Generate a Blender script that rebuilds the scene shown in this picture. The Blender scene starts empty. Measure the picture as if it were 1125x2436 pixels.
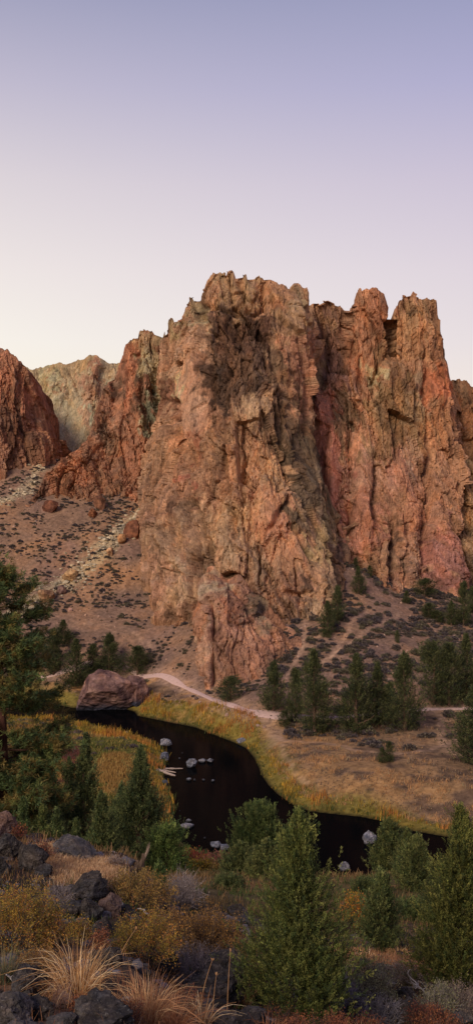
import bpy, math, random
import numpy as np
from mathutils import Vector, Matrix
from mathutils.bvhtree import BVHTree

rng = np.random.default_rng(7)
random.seed(7)
COL = bpy.context.scene.collection
F, CX, CY, CAMZ = 2300.0, 562.5, 1218.0, 40.0

def W(px, py, d):
    """elevation sketch coordinates at a distance -> metres"""
    return np.array([(px-CX)/F*d, d, CAMZ-(py-CY)/F*d])

def lin(c):
    c = np.asarray(c, float)/255.0
    return np.where(c <= 0.04045, c/12.92, ((c+0.055)/1.055)**2.4)

def smooth(a, b, x):
    t = np.clip((x-a)/(b-a), 0, 1)
    return t*t*(3-2*t)

# ---------------------------------------------------------------- noise
def _h(ix, iy, iz, seed):
    n = (ix.astype(np.int64)*374761393 + iy.astype(np.int64)*668265263 + iz.astype(np.int64)*2147483647 + seed*1274126177) & 0xffffffff
    n = ((n ^ (n >> 13))*1274126177) & 0xffffffff
    n = ((n ^ (n >> 16))*2246822519) & 0xffffffff
    return ((n ^ (n >> 15)) & 0xffffff)/float(0xffffff)

def vnoise(p, seed=0):
    i = np.floor(p).astype(np.int64); f = p-i
    f = f*f*f*(f*(f*6-15)+10)
    r = 0
    for dx in (0, 1):
        wx = f[:, 0] if dx else 1-f[:, 0]
        for dy in (0, 1):
            wy = f[:, 1] if dy else 1-f[:, 1]
            for dz in (0, 1):
                wz = f[:, 2] if dz else 1-f[:, 2]
                r = r + wx*wy*wz*_h(i[:, 0]+dx, i[:, 1]+dy, i[:, 2]+dz, seed)
    return r*2-1

def fbm(p, seed=0, oct=4, gain=0.5):
    r = 0; a = 1; s = 0
    for k in range(oct):
        r = r+a*vnoise(p*(2.03**k)+k*17.3, seed+k); s += a; a *= gain
    return r/s

def ridged(p, seed=0, oct=3):
    r = 0; a = 1; s = 0
    for k in range(oct):
        r = r+a*(1-np.abs(vnoise(p*(2.1**k)+k*9.1, seed+k))*2); s += a; a *= 0.5
    return r/s

def worley(p, seed=0):
    i = np.floor(p).astype(np.int64)
    f1 = np.full(len(p), 9.0); f2 = np.full(len(p), 9.0); cid = np.zeros(len(p))
    for dx in (-1, 0, 1):
        for dy in (-1, 0, 1):
            for dz in (-1, 0, 1):
                a, b, c = i[:, 0]+dx, i[:, 1]+dy, i[:, 2]+dz
                q = np.stack([a+_h(a, b, c, seed), b+_h(a, b, c, seed+1), c+_h(a, b, c, seed+2)], 1)
                d = np.sqrt(((q-p)**2).sum(1)); v = _h(a, b, c, seed+3)
                m = d < f1
                f2 = np.where(m, f1, np.minimum(f2, d))
                cid = np.where(m, v, cid); f1 = np.where(m, d, f1)
    return f1, f2, cid

def plates(q, size, off, tilt, seed, crack=0.0, cw=0.08):
    """broken rock plates: every cell is set in or out and tilted as a plane"""
    p = q/np.array(size)
    i = np.floor(p).astype(np.int64); n = len(p)
    f1 = np.full(n, 9.0); f2 = np.full(n, 9.0); val = np.zeros(n)
    for dx in (-1, 0, 1):
        for dy in (-1, 0, 1):
            for dz in (-1, 0, 1):
                a, b, c = i[:, 0]+dx, i[:, 1]+dy, i[:, 2]+dz
                ex = p[:, 0]-a-_h(a, b, c, seed); ey = p[:, 1]-b-_h(a, b, c, seed+1); ez = p[:, 2]-c-_h(a, b, c, seed+2)
                d = np.sqrt(ex*ex+ey*ey+ez*ez)
                v = off*(_h(a, b, c, seed+3)*2-1)+tilt*(ex*(_h(a, b, c, seed+4)*2-1)*size[0]+ez*(_h(a, b, c, seed+5)*2-1)*size[2]*0.5)
                m = d < f1
                f2 = np.where(m, f1, np.minimum(f2, d)); val = np.where(m, v, val); f1 = np.where(m, d, f1)
    return val-crack*np.exp(-((f2-f1)/cw)**2)

# ---------------------------------------------------------------- mesh helpers
def build(name, verts, faces, mat, parent=None, color=None, smoothf=False):
    """verts (N,3); faces = array (M,k) or list of such arrays; ONE object"""
    verts = np.ascontiguousarray(verts, dtype=np.float32)
    if not isinstance(faces, (list, tuple)): faces = [faces]
    faces = [np.asarray(f, dtype=np.int32) for f in faces if len(f)]
    me = bpy.data.meshes.new(name)
    me.vertices.add(len(verts)); me.vertices.foreach_set('co', verts.ravel())
    loops = np.concatenate([f.ravel() for f in faces])
    tot = np.concatenate([np.full(len(f), f.shape[1], dtype=np.int32) for f in faces])
    start = np.concatenate([[0], np.cumsum(tot)[:-1]]).astype(np.int32)
    me.loops.add(len(loops)); me.loops.foreach_set('vertex_index', loops)
    me.polygons.add(len(tot)); me.polygons.foreach_set('loop_start', start)
    me.polygons.foreach_set('use_smooth', np.full(len(tot), smoothf))
    me.update(calc_edges=True)
    if color is not None:
        ca = me.color_attributes.new('Col', 'FLOAT_COLOR', 'POINT')
        c = np.ones((len(verts), 4), dtype=np.float32); c[:, :3] = color
        ca.data.foreach_set('color', c.ravel())
    me.materials.append(mat)
    o = bpy.data.objects.new(name, me); COL.objects.link(o)
    if parent is not None: o.parent = parent
    return o

def tag(o, label=None, cat=None, group=None, kind=None):
    if label: o['label'] = label
    if cat: o['category'] = cat
    if group: o['group'] = group
    if kind: o['kind'] = kind
    return o

def empty(name, loc, rz=0.0, scale=(1, 1, 1)):
    o = bpy.data.objects.new(name, None); COL.objects.link(o)
    o.location = loc; o.rotation_euler = (0, 0, rz); o.scale = scale
    o.empty_display_size = 0.3
    return o

class Geo:
    def __init__(s): s.v = []; s.q = []; s.t = []; s.c = []; s.n = 0
    def add(s, v, q=None, t=None, c=(1, 1, 1)):
        v = np.asarray(v, float)
        if q is not None and len(q): s.q.append(np.asarray(q)+s.n)
        if t is not None and len(t): s.t.append(np.asarray(t)+s.n)
        cc = np.empty((len(v), 3)); cc[:] = c
        s.v.append(v); s.c.append(cc); s.n += len(v)
    def build(s, name, mat, parent=None, smoothf=False):
        f = []
        if s.q: f.append(np.concatenate(s.q))
        if s.t: f.append(np.concatenate(s.t))
        return build(name, np.concatenate(s.v), f, mat, parent, np.concatenate(s.c), smoothf)

def norm(a):
    return a/(np.linalg.norm(a, axis=-1, keepdims=True)+1e-9)

def leaves(g, c, a, L, w, col, r=rng, fold=0.0):
    """rhombus leaves: base c, axis a (unit), length L, width w, colour per leaf"""
    n = len(c)
    if n == 0: return
    L = np.broadcast_to(L, (n,)).reshape(n, 1); w = np.broadcast_to(w, (n,)).reshape(n, 1)
    s = norm(np.cross(a, r.normal(size=(n, 3))))
    m = c+a*L*0.45
    V = np.stack([c, m+s*w*0.5, c+a*L, m-s*w*0.5], 1).reshape(-1, 3)
    Q = np.arange(4*n).reshape(n, 4)
    C = np.repeat(np.broadcast_to(col, (n, 3)), 4, axis=0)
    g.add(V, q=Q, c=C)

def tube(g, pts, rad, k=6, col=(1, 1, 1), jit=0.0, r=rng):
    pts = np.asarray(pts, float); n = len(pts); rad = np.broadcast_to(rad, (n,))
    T = norm(np.gradient(pts, axis=0))
    ref = np.array([0.31, 0.95, 0.1]); A = norm(np.cross(T, ref)); B = np.cross(T, A)
    th = np.linspace(0, 2*math.pi, k, endpoint=False)
    rr = rad[:, None]*(1+jit*r.normal(size=(n, k)))
    V = pts[:, None, :]+rr[..., None]*(np.cos(th)[None, :, None]*A[:, None, :]+np.sin(th)[None, :, None]*B[:, None, :])
    idx = np.arange(n*k).reshape(n, k)
    q = np.stack([idx[:-1], np.roll(idx[:-1], -1, 1), np.roll(idx[1:], -1, 1), idx[1:]], -1).reshape(-1, 4)
    V = np.concatenate([V.reshape(-1, 3), pts[-1:]+T[-1:]*rad[-1], pts[:1]])
    e = n*k
    t = [(idx[-1, i], idx[-1, (i+1) % k], e) for i in range(k)]+[(idx[0, (i+1) % k], idx[0, i], e+1) for i in range(k)]
    g.add(V, q=q, t=t, c=col)

# ---------------------------------------------------------------- materials
def newmat(name):
    m = bpy.data.materials.new(name); m.use_nodes = True
    nt = m.node_tree; nt.nodes.clear()
    out = nt.nodes.new('ShaderNodeOutputMaterial'); b = nt.nodes.new('ShaderNodeBsdfPrincipled')
    nt.links.new(b.outputs[0], out.inputs[0])
    return m, nt, b

def N(nt, t, **kw):
    n = nt.nodes.new('ShaderNode'+t)
    for k, v in kw.items(): setattr(n, k, v)
    return n

def mapped_noise(nt, scale, stretch=(1, 1, 1), detail=6, rough=0.6, rot=(0, 0, 0), dist=0.0):
    tc = N(nt, 'NewGeometry'); mp = N(nt, 'Mapping'); nz = N(nt, 'TexNoise')
    mp.inputs['Scale'].default_value = stretch; mp.inputs['Rotation'].default_value = rot
    nz.inputs['Scale'].default_value = scale; nz.inputs['Detail'].default_value = detail
    nz.inputs['Roughness'].default_value = rough; nz.inputs['Distortion'].default_value = dist
    nt.links.new(tc.outputs['Position'], mp.inputs[0]); nt.links.new(mp.outputs[0], nz.inputs['Vector'])
    return nz

def ramp(nt, src, stops):
    r = N(nt, 'ValToRGB'); e = r.color_ramp.elements
    while len(e) < len(stops): e.new(0.5)
    for el, (p, c) in zip(e, stops):
        el.position = p; el.color = (*c, 1) if len(c) == 3 else c
    nt.links.new(src, r.inputs[0]); return r

def mixc(nt, a, b, fac, mode='MIX'):
    m = N(nt, 'Mix', data_type='RGBA', blend_type=mode)
    for sock, v in ((m.inputs[6], a), (m.inputs[7], b), (m.inputs[0], fac)):
        if hasattr(v, 'links') or isinstance(v, bpy.types.NodeSocket): nt.links.new(v, sock)
        elif isinstance(v, (int, float)): sock.default_value = v
        else: sock.default_value = (*v, 1)
    return m.outputs[2]

def bump(nt, b, srcs):
    prev = None
    for src, strength, dist in srcs:
        bp = N(nt, 'Bump'); bp.inputs['Strength'].default_value = strength; bp.inputs['Distance'].default_value = dist
        nt.links.new(src, bp.inputs['Height'])
        if prev: nt.links.new(prev.outputs[0], bp.inputs['Normal'])
        prev = bp
    nt.links.new(prev.outputs[0], b.inputs['Normal'])

def g3(v): return (v, v, v)

def mat_cliff():
    m, nt, b = newmat('cliff_rock')
    at = N(nt, 'Attribute', attribute_name='Col')
    n1 = mapped_noise(nt, 0.55, (1, 1, 0.33), 8, 0.68, (0.0, 0.12, 0))
    n2 = mapped_noise(nt, 0.16, (1, 1, 0.35), 5, 0.6, (0, 0.18, 0), 0.6)
    n3 = mapped_noise(nt, 2.0, (1, 1, 0.32), 7, 0.8, (0, 0.1, 0))
    vg = N(nt, 'NewGeometry'); vm = N(nt, 'Mapping'); vm.inputs['Scale'].default_value = (1.1, 0.8, 0.26); vm.inputs['Rotation'].default_value = (0, 0.14, 0)
    vo = N(nt, 'TexVoronoi', feature='DISTANCE_TO_EDGE'); vo.inputs['Scale'].default_value = 1.0; vo.inputs['Detail'].default_value = 2.0; vo.inputs['Roughness'].default_value = 0.7
    vs = N(nt, 'VectorMath', operation='ADD'); nt.links.new(vg.outputs['Position'], vm.inputs[0]); nt.links.new(vm.outputs[0], vs.inputs[0]); nt.links.new(n1.outputs['Color'], vs.inputs[1]); nt.links.new(vs.outputs[0], vo.inputs['Vector'])
    crk = ramp(nt, vo.outputs['Distance'], [(0.0, g3(0.0)), (0.06, g3(1.0))])
    c = mixc(nt, at.outputs['Color'], ramp(nt, n1.outputs['Fac'], [(0.30, g3(0.38)), (0.43, g3(0.85)), (0.56, g3(1.08)), (0.70, g3(1.5))]).outputs[0], 0.95, 'MULTIPLY')
    c = mixc(nt, c, ramp(nt, n2.outputs['Fac'], [(0.33, (0.80, 0.82, 0.88)), (0.5, (1, 1, 1)), (0.66, (1.16, 1.03, 0.88))]).outputs[0], 0.9, 'MULTIPLY')
    c = mixc(nt, c, ramp(nt, n3.outputs['Fac'], [(0.34, g3(0.30)), (0.46, g3(0.96)), (0.66, g3(1.35))]).outputs[0], 0.85, 'MULTIPLY')
    nt.links.new(c, b.inputs['Base Color'])
    b.inputs['Roughness'].default_value = 0.92; b.inputs['Specular IOR Level'].default_value = 0.15
    bump(nt, b, [(n1.outputs['Fac'], 0.8, 0.9), (n3.outputs['Fac'], 1.0, 0.45), (crk.outputs[0], 0.7, 0.25)])
    return m

def mat_attr(name, nsc=3.0, lo=0.55, hi=1.45, bumpd=0.05, stretch=(1, 1, 1), rough=0.95, n2=None):
    m, nt, b = newmat(name)
    at = N(nt, 'Attribute', attribute_name='Col')
    n1 = mapped_noise(nt, nsc, stretch, 8, 0.7)
    c = mixc(nt, at.outputs['Color'], ramp(nt, n1.outputs['Fac'], [(0.3, g3(lo)), (0.5, g3(1)), (0.7, g3(hi))]).outputs[0], 1.0, 'MULTIPLY')
    if n2:
        q = mapped_noise(nt, n2, (1, 1, 1), 4, 0.6)
        c = mixc(nt, c, ramp(nt, q.outputs['Fac'], [(0.35, (0.7, 0.72, 0.78)), (0.5, g3(1)), (0.65, (1.25, 1.12, 0.95))]).outputs[0], 0.8, 'MULTIPLY')
    nt.links.new(c, b.inputs['Base Color'])
    b.inputs['Roughness'].default_value = rough; b.inputs['Specular IOR Level'].default_value = 0.1
    if bumpd: bump(nt, b, [(n1.outputs['Fac'], 1.0, bumpd)])
    return m

def mat_leaf(name, trans=0.12, rough=0.7):
    m, nt, b = newmat(name)
    at = N(nt, 'Attribute', attribute_name='Col')
    nt.links.new(at.outputs['Color'], b.inputs['Base Color'])
    b.inputs['Roughness'].default_value = rough; b.inputs['Specular IOR Level'].default_value = 0.2
    tr = N(nt, 'BsdfTranslucent'); nt.links.new(at.outputs['Color'], tr.inputs[0])
    mx = N(nt, 'MixShader'); mx.inputs[0].default_value = trans
    out = [n for n in nt.nodes if n.type == 'OUTPUT_MATERIAL'][0]
    nt.links.new(b.outputs[0], mx.inputs[1]); nt.links.new(tr.outputs[0], mx.inputs[2]); nt.links.new(mx.outputs[0], out.inputs[0])
    return m

def mat_basalt(name, base, light, lichen=0.5, scale=6.0):
    m, nt, b = newmat(name)
    n1 = mapped_noise(nt, scale, (1, 1, 1), 10, 0.75)
    n2 = mapped_noise(nt, scale*4.5, (1, 1, 1), 5, 0.7)
    n3 = mapped_noise(nt, scale*0.35, (1, 1, 1), 4, 0.6)
    c = ramp(nt, n1.outputs['Fac'], [(0.32, tuple(0.45*x for x in base)), (0.5, base), (0.68, light)]).outputs[0]
    spot = ramp(nt, n2.outputs['Fac'], [(0.60, g3(0)), (0.70, g3(lichen))]).outputs[0]
    c = mixc(nt, c, (0.26, 0.25, 0.22), spot)
    c = mixc(nt, c, ramp(nt, n3.outputs['Fac'], [(0.38, (0.8, 0.82, 0.9)), (0.6, (1.25, 1.05, 0.9))]).outputs[0], 0.8, 'MULTIPLY')
    nt.links.new(c, b.inputs['Base Color']); b.inputs['Roughness'].default_value = 0.9
    b.inputs['Specular IOR Level'].default_value = 0.2
    bump(nt, b, [(n1.outputs['Fac'], 1.0, 0.3/scale), (n2.outputs['Fac'], 0.8, 0.06/scale)])
    return m

M_CLIFF = mat_cliff()
M_GROUND = mat_attr('ground_soil', 1.1, 0.5, 1.5, 0.12, n2=0.12)
M_LEAF = mat_leaf('juniper_foliage')
M_DRY = mat_leaf('dry_foliage', 0.3)
M_BARK = mat_attr('bark', 9.0, 0.4, 1.6, 0.03, (1, 1, 0.25))
M_TRAIL = mat_attr('trail_dust', 2.0, 0.8, 1.15, 0.02)
M_BOULDER = mat_attr('boulder_rock', 1.1, 0.35, 1.5, 0.25, n2=0.4)
M_FG_PINK = mat_basalt('weathered_rock', (0.14, 0.085, 0.065), (0.32, 0.22, 0.18), 0.35, 4.0)
M_FG_BLACK = mat_basalt('black_basalt', (0.040, 0.034, 0.031), (0.13, 0.115, 0.104), 0.9, 9.0)
M_FG_GREY = mat_basalt('grey_basalt', (0.08, 0.069, 0.062), (0.21, 0.18, 0.16), 0.8, 8.0)
M_RIVROCK = mat_basalt('river_rock', (0.13, 0.135, 0.155), (0.44, 0.44, 0.47), 0.4, 2.0)
def wet_band(m):
    nt = m.node_tree; b = [n for n in nt.nodes if n.type == 'BSDF_PRINCIPLED'][0]; src = b.inputs['Base Color'].links[0].from_socket
    ge = N(nt, 'NewGeometry'); sp = N(nt, 'SeparateXYZ'); nt.links.new(ge.outputs['Position'], sp.inputs[0])
    c = mixc(nt, src, ramp(nt, sp.outputs['Z'], [(0.12, g3(0.18)), (0.30, g3(1))]).outputs[0], 1.0, 'MULTIPLY'); nt.links.new(c, b.inputs['Base Color'])
wet_band(M_RIVROCK)
M_DRIFT = mat_attr('driftwood', 6.0, 0.5, 1.4, 0.02, (1, 1, 1))
# ================================================================= TERRAIN
FAR_PTS = [  # elevation sketch: x, y, distance
 (-400,1060,272),(-200,1090,272),(0,1120,272),(60,1108,276),(130,1098,287),(150,1088,305),(250,1080,305),
 (340,1090,300),(-300,1300,240),(-100,1300,240),(0,1300,239),(120,1300,239),(0,1450,217.6),(-200,1450,217.6),
 (200,1300,238),(230,1215,252),(340,1212,254),(340,1330,234),(372,1470,215),(300,1400,226),(200,1400,226),
 (120,1500,211),(0,1530,207),(-200,1550,205),(200,1560,202),(300,1520,208),(420,1490,208),(470,1600,190),(430,1560,197),
 (0,1600,200),(-200,1620,200),(100,1610,200),(200,1608,200),(280,1600,203),(340,1611,199),(430,1632,189),
 (490,1656,178.5),(560,1681,168.5),(610,1696,163.5),(660,1704,161),(720,1703,162),(800,1702,163),(990,1688,167),(1125,1686,168),(1300,1686,168),
 (60,1645,192),(150,1645,191),(360,1640,189),(420,1680,176),(480,1705,168),(560,1725,161),(620,1745,155),
 (560,1650,180),(620,1640,174),(700,1580,187),(740,1540,191),(800,1600,180),(800,1650,172),(900,1650,172),(1000,1600,180),(1125,1600,180),(1300,1600,180),
 (800,1470,202),(830,1480,200),(830,1345,230),(870,1370,230),(900,1440,213),(950,1412,229),(1020,1415,231),(1090,1422,235),
 (1130,1400,242),(1250,1400,242),(1125,1300,262),(1400,1300,262),(1000,1500,206),(1125,1510,206),(1300,1510,206),(1040,1460,216),
 (500,1400,230),(600,1300,245),(700,1200,262),(900,1280,255),(600,1000,320),(1000,1050,320),(200,1000,360),(1300,1100,340),(-300,1000,340),(500,900,480),(1000,900,480),(-300,950,480),(1500,950,480),
 (700,1740,156),(800,1770,148),(900,1790,143),(1000,1780,147),(1125,1760,151),(1300,1780,147),(850,1850,134),(1000,1880,132),(1125,1880,130),(1300,1900,127),(720,1830,141),(650,1800,148),
 (780,1900,131),(1000,1940,125.5),(1125,1960,123),(1300,1980,120),(950,1930,127),(680,1870,137),
 # near side, low meadow and river bank
 (200,1760,163),(300,1800,150),(350,1860,137),(250,1860,137),(130,1780,158),(0,1760,163),(-200,1760,163),(130,1850,140),(0,1850,140),(-200,1860,138),
 (0,1722,178),(130,1722,178.5),(-200,1722,178),(230,1736,174),(300,1758,167),(-200,1735,174),(0,1735,174),
 (200,1900,128),(340,1930,124),(0,1940,122),(-200,1960,120),
]
KF = 1.06
def WF(px, py, d): return W(px, py, d*KF)
FP = np.array([W(px, py, d*(KF if py <= 1745 else 1.03 if (py < 1800 and px >= 700) else 1.0)) for px, py, d in FAR_PTS])
NEARZ = []
for px in (-300, 0, 200, 400, 562, 700, 850, 1000, 1125, 1400):
    for d, z in ((42, 23.8), (60, 17.0), (80, 9.8), (95, 4.6)) if px < 650 else ((42, 23.8), (60, 16.5), (78, 8.5), (92, 2.4), (97, .8)):
        NEARZ.append(((px-CX)/F*d, d, z))
    if px < 380: NEARZ.append(((px-CX)/F*112, 112, 2.2))
RB = np.concatenate([FP, np.array(NEARZ)])
_c = 4.0
def _phi(r2): return -np.sqrt(r2+_c*_c)
_A = _phi(((RB[:, None, :2]-RB[None, :, :2])**2).sum(-1))
_n = len(RB)
_M = np.zeros((_n+3, _n+3)); _M[:_n, :_n] = _A+np.eye(_n)*0.4; _M[:_n, _n] = 1; _M[:_n, _n+1:_n+3] = RB[:, :2]/100
_M[_n:, :_n] = _M[:_n, _n:].T
_sol = np.linalg.solve(_M, np.concatenate([RB[:, 2], [0, 0, 0]]))
def rbf(X, Y):
    out = np.empty(len(X))
    for s in range(0, len(X), 20000):
        x = X[s:s+20000]; y = Y[s:s+20000]
        r2 = (x[:, None]-RB[None, :, 0])**2+(y[:, None]-RB[None, :, 1])**2
        out[s:s+20000] = _phi(r2)@_sol[:_n]+_sol[_n]+_sol[_n+1]*x/100+_sol[_n+2]*y/100
    return out

TD = np.array([-10, 0, 4, 8, 14, 20, 26, 32, 42, 60.])
TP = np.array([-200, 0, 280, 450, 620, 850, 1125, 1400.])
TZ = np.array([[38.6]*8, [38.4]*8, [37.3]*8,
 [35.95, 35.9, 35.9, 35.7, 35.5, 35.4, 35.4, 35.5],
 [34.2, 34.1, 33.9, 33.2, 32.8, 32.5, 32.4, 32.4],
 [33.4, 33.3, 32.9, 31.4, 31.0, 30.8, 30.6, 30.6],
 [31.0, 30.8, 30.4, 29.3, 29.0, 28.7, 28.5, 28.5],
 [28.6, 28.4, 28.0, 27.3, 27.0, 26.8, 26.6, 26.6],
 [24.4, 24.2, 24.0, 23.9, 23.7, 23.6, 23.5, 23.5],
 [17.0]*8])
def table(X, Y):
    d = np.clip(Y, -10, 59.9); p = np.clip(CX+X/np.maximum(d, 5)*F, -199, 1399)
    i = np.clip(np.searchsorted(TD, d, side='right')-1, 0, len(TD)-2); j = np.clip(np.searchsorted(TP, p, side='right')-1, 0, len(TP)-2)
    a = (d-TD[i])/(TD[i+1]-TD[i]); b = (p-TP[j])/(TP[j+1]-TP[j])
    a = a*a*(3-2*a)*0.4+a*0.6; b = b*b*(3-2*b)
    return (TZ[i, j]*(1-a)+TZ[i+1, j]*a)*(1-b)+(TZ[i, j+1]*(1-a)+TZ[i+1, j+1]*a)*b

def wp(px, py):
    d = CAMZ*F/(py-CY); return ((px-CX)/F*d, d)
RIV = [wp(*p) for p in [(-500,1655),(-100,1664),(60,1668),(120,1671),(178,1684),(250,1672),(325,1692),(332,1702),(380,1712),(420,1720),(470,1730),(500,1742),(560,1765),(590,1779),(608,1800),
 (620,1822),(627,1842),(645,1868),(668,1890),(700,1912),(740,1928),(800,1935),(860,1941),(905,1950),(960,1970),(1060,1988),(1200,2015),(1500,2080),
 (1500,2260),(1200,2180),(1060,2130),(900,2120),(780,2110),(700,2090),(620,2065),(560,2045),(500,2035),(445,2022),(420,2000),(400,1960),(408,1920),(398,1880),(385,1850),(392,1810),(378,1782),(350,1765),(300,1750),(250,1742),(200,1722),(130,1712),(0,1708),(-100,1706),(-500,1700)]]
RIV = np.array(RIV)
def riv_sd(X, Y):
    P = np.stack([X, Y], 1); A = RIV; B = np.roll(RIV, -1, 0)
    dmin = np.full(len(X), 1e9); ins = np.zeros(len(X), bool)
    for a, b in zip(A, B):
        e = b-a; w = P-a; t = np.clip((w@e)/(e@e), 0, 1)
        dmin = np.minimum(dmin, np.hypot(w[:, 0]-t*e[0], w[:, 1]-t*e[1]))
        c = ((a[1] > P[:, 1]) != (b[1] > P[:, 1]))
        with np.errstate(divide='ignore', invalid='ignore'):
            xi = (b[0]-a[0])*(P[:, 1]-a[1])/(b[1]-a[1]+1e-12)+a[0]
        ins ^= c & (P[:, 0] < xi)
    return np.where(ins, -dmin, dmin)

TRAIL = np.array([(X, Y) for X, Y, Z in [WF(*p) for p in [(60,1612,199.5),(130,1611,199.5),(200,1606,201),(280,1598,204),(310,1600,203),(340,1611,199),(380,1620,194.5),(430,1632,189),(460,1643,184),(490,1656,178.5),(525,1670,173),(560,1681,168.5),(585,1690,165.5),(610,1696,163.5),(660,1703,161.3),(720,1703,161.6),(800,1702,162),(900,1695,164),(990,1688,167),(1060,1687,167.5),(1125,1686,168),(1300,1686,168)]]])
def ground_path(pts, zg=6.0):
    r = []
    for px, py in pts:
        z = zg
        d = (CAMZ-z)*F/(py-CY); r.append(((px-CX)/F*d, d))
    return np.array(r)
FAINT = [  # side tracks worn into the bench: points and half widths
 (ground_path([(655,1700),(658,1715),(655,1735),(650,1742)], 4.0), 1.3),
 (ground_path([(640,1698),(625,1712),(645,1730),(690,1752),(760,1757),(800,1768),(850,1785),(900,1790),(960,1787),(1000,1782),(1050,1770),(1125,1745),(1200,1730)], 3.4), 0.75),
 (ground_path([(1050,1690),(1050,1735),(1052,1765),(1075,1790),(1125,1800)], 3.2), 0.45),
 (ground_path([(670,1750),(672,1790),(700,1830),(730,1850)], 2.5), 0.35),
 (ground_path([(735,1560),(720,1590),(670,1620),(650,1625)], 7), 0.4),
 (np.array([WF(650,1618,176)[:2], WF(730,1600,181)[:2], WF(790,1560,187)[:2], WF(830,1510,196)[:2], WF(840,1470,203)[:2], WF(880,1450,210)[:2]]), 0.5),
 (np.array([WF(740,1585,183)[:2], WF(800,1550,188)[:2], WF(840,1530,192)[:2], WF(950,1460,212)[:2]]), 0.4),
 (np.array([WF(740,1540,191)[:2], WF(690,1545,194)[:2], WF(770,1510,195)[:2]]), 0.5),
 (np.array([WF(780,1640,174)[:2], WF(820,1638,174)[:2]]), 0.3),
 (np.array([WF(200,1480,213)[:2], WF(300,1500,211)[:2], WF(360,1520,206)[:2]]), 0.35),
]
def poly_dist(P, X, Y):
    d = np.full(len(X), 1e9); Q = np.stack([X, Y], 1)
    for a, b in zip(P[:-1], P[1:]):
        e = b-a; w = Q-a; t = np.clip((w@e)/(e@e+1e-9), 0, 1)
        d = np.minimum(d, np.hypot(w[:, 0]-t*e[0], w[:, 1]-t*e[1]))
    return d
RUBBLE = np.array([WF(*p)[:2] for p in [(130,1100,290),(60,1160,262),(-60,1230,250),(-200,1300,240)]])
RUBBLE2 = np.array([WF(*p)[:2] for p in [(340,1205,254),(300,1250,246),(250,1310,237),(200,1350,232),(130,1400,226),(70,1440,219),(0,1470,214)]])

def T(X, Y, detail=True):
    X = np.asarray(X, float).ravel(); Y = np.asarray(Y, float).ravel()
    z = np.full(len(X), 0.0)
    b = smooth(36, 54, Y)
    far = b > 0; near = b < 1
    zf = np.zeros(len(X)); zn = np.zeros(len(X))
    if far.any(): zf[far] = rbf(X[far], np.minimum(Y[far], 480))
    if near.any(): zn[near] = table(X[near], Y[near])
    z = zf*b+zn*(1-b)
    m = (Y > 85) & (Y < 260)
    if m.any():
        sd = riv_sd(X[m], Y[m])
        k = smooth(0.0, 4.5, sd)
        zb = 0.35+0.12*np.maximum(sd, 0)
        zz = np.maximum(z[m], 0.5)
        zz = zb*(1-k)+zz*k
        zz = np.where(sd < 0, np.maximum(-1.5, 0.35+sd*0.9), zz)
        z[m] = zz
        sdv = np.full(len(X), 50.0); sdv[m] = sd
    else: sdv = np.full(len(X), 50.0)
    if detail:
        p = np.stack([X, Y, np.zeros(len(X))], 1)
        a = smooth(0, 8, sdv)
        slope = smooth(10, 25, z)*smooth(150, 190, Y)
        td = poly_dist(TRAIL, X, Y) if (Y > 140).any() else np.full(len(X), 99.)
        tk = smooth(0.8, 3.5, td)
        z = z+a*tk*(fbm(p/14, 3, 3)*(0.5+1.1*slope)*smooth(30, 90, Y)+fbm(p/3.1, 9, 3)*0.28*smooth(25, 100, Y)
            +fbm(p/1.1, 5, 3)*0.10*smooth(60, 20, Y))
        z = z+tk*slope*ridged(np.stack([X/5, Y/22, Y*0], 1), 12, 3)*0.35
    return z

def hit(px, py, dmin=3.0, dmax=330.0):
    """where the line of sight over a sketch point meets the ground"""
    d = np.concatenate([np.arange(dmin, 60, 0.1), np.arange(60, dmax, 0.4)])
    z = T((px-CX)/F*d, d); s = CAMZ-(py-CY)/F*d
    k = np.argmax(s <= z)
    return np.array([(px-CX)/F*d[k], d[k], z[k]])
def T1(x, y): return float(T(np.array([x]), np.array([y]))[0])

# ------------------------------------------------------------- ground sheet
rows = np.concatenate([[-400, -200, -100, -50, -25, -12, -6], np.arange(-3, 3, 0.5), np.arange(3, 30, 0.16), np.arange(30, 118, 0.7), np.arange(118, 215, 0.5), np.arange(215, 310, 0.8), [315, 325, 340, 360, 400, 450, 520, 700, 1000, 1600, 3000]])
s = np.linspace(-1, 1, 371)
s = np.concatenate([[-40, -15, -8, -5, -3.5, -2.6, -2, -1.7, -1.45, -1.25, -1.1], s, [1.1, 1.25, 1.45, 1.7, 2, 2.6, 3.5, 5, 8, 15, 40]])
GX = (6+0.27*np.clip(rows, 0, 700))[:, None]*s[None, :]; GY = np.repeat(rows[:, None], len(s), 1)
gx, gy = GX.ravel(), GY.ravel()
gz = T(gx, gy)
gz = np.where(gy > 330, np.minimum(gz, 42+0*gz), gz)
idx = np.arange(len(gx)).reshape(GX.shape)
gq = np.stack([idx[:-1, :-1], idx[:-1, 1:], idx[1:, 1:], idx[1:, :-1]], -1).reshape(-1, 4)
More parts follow.
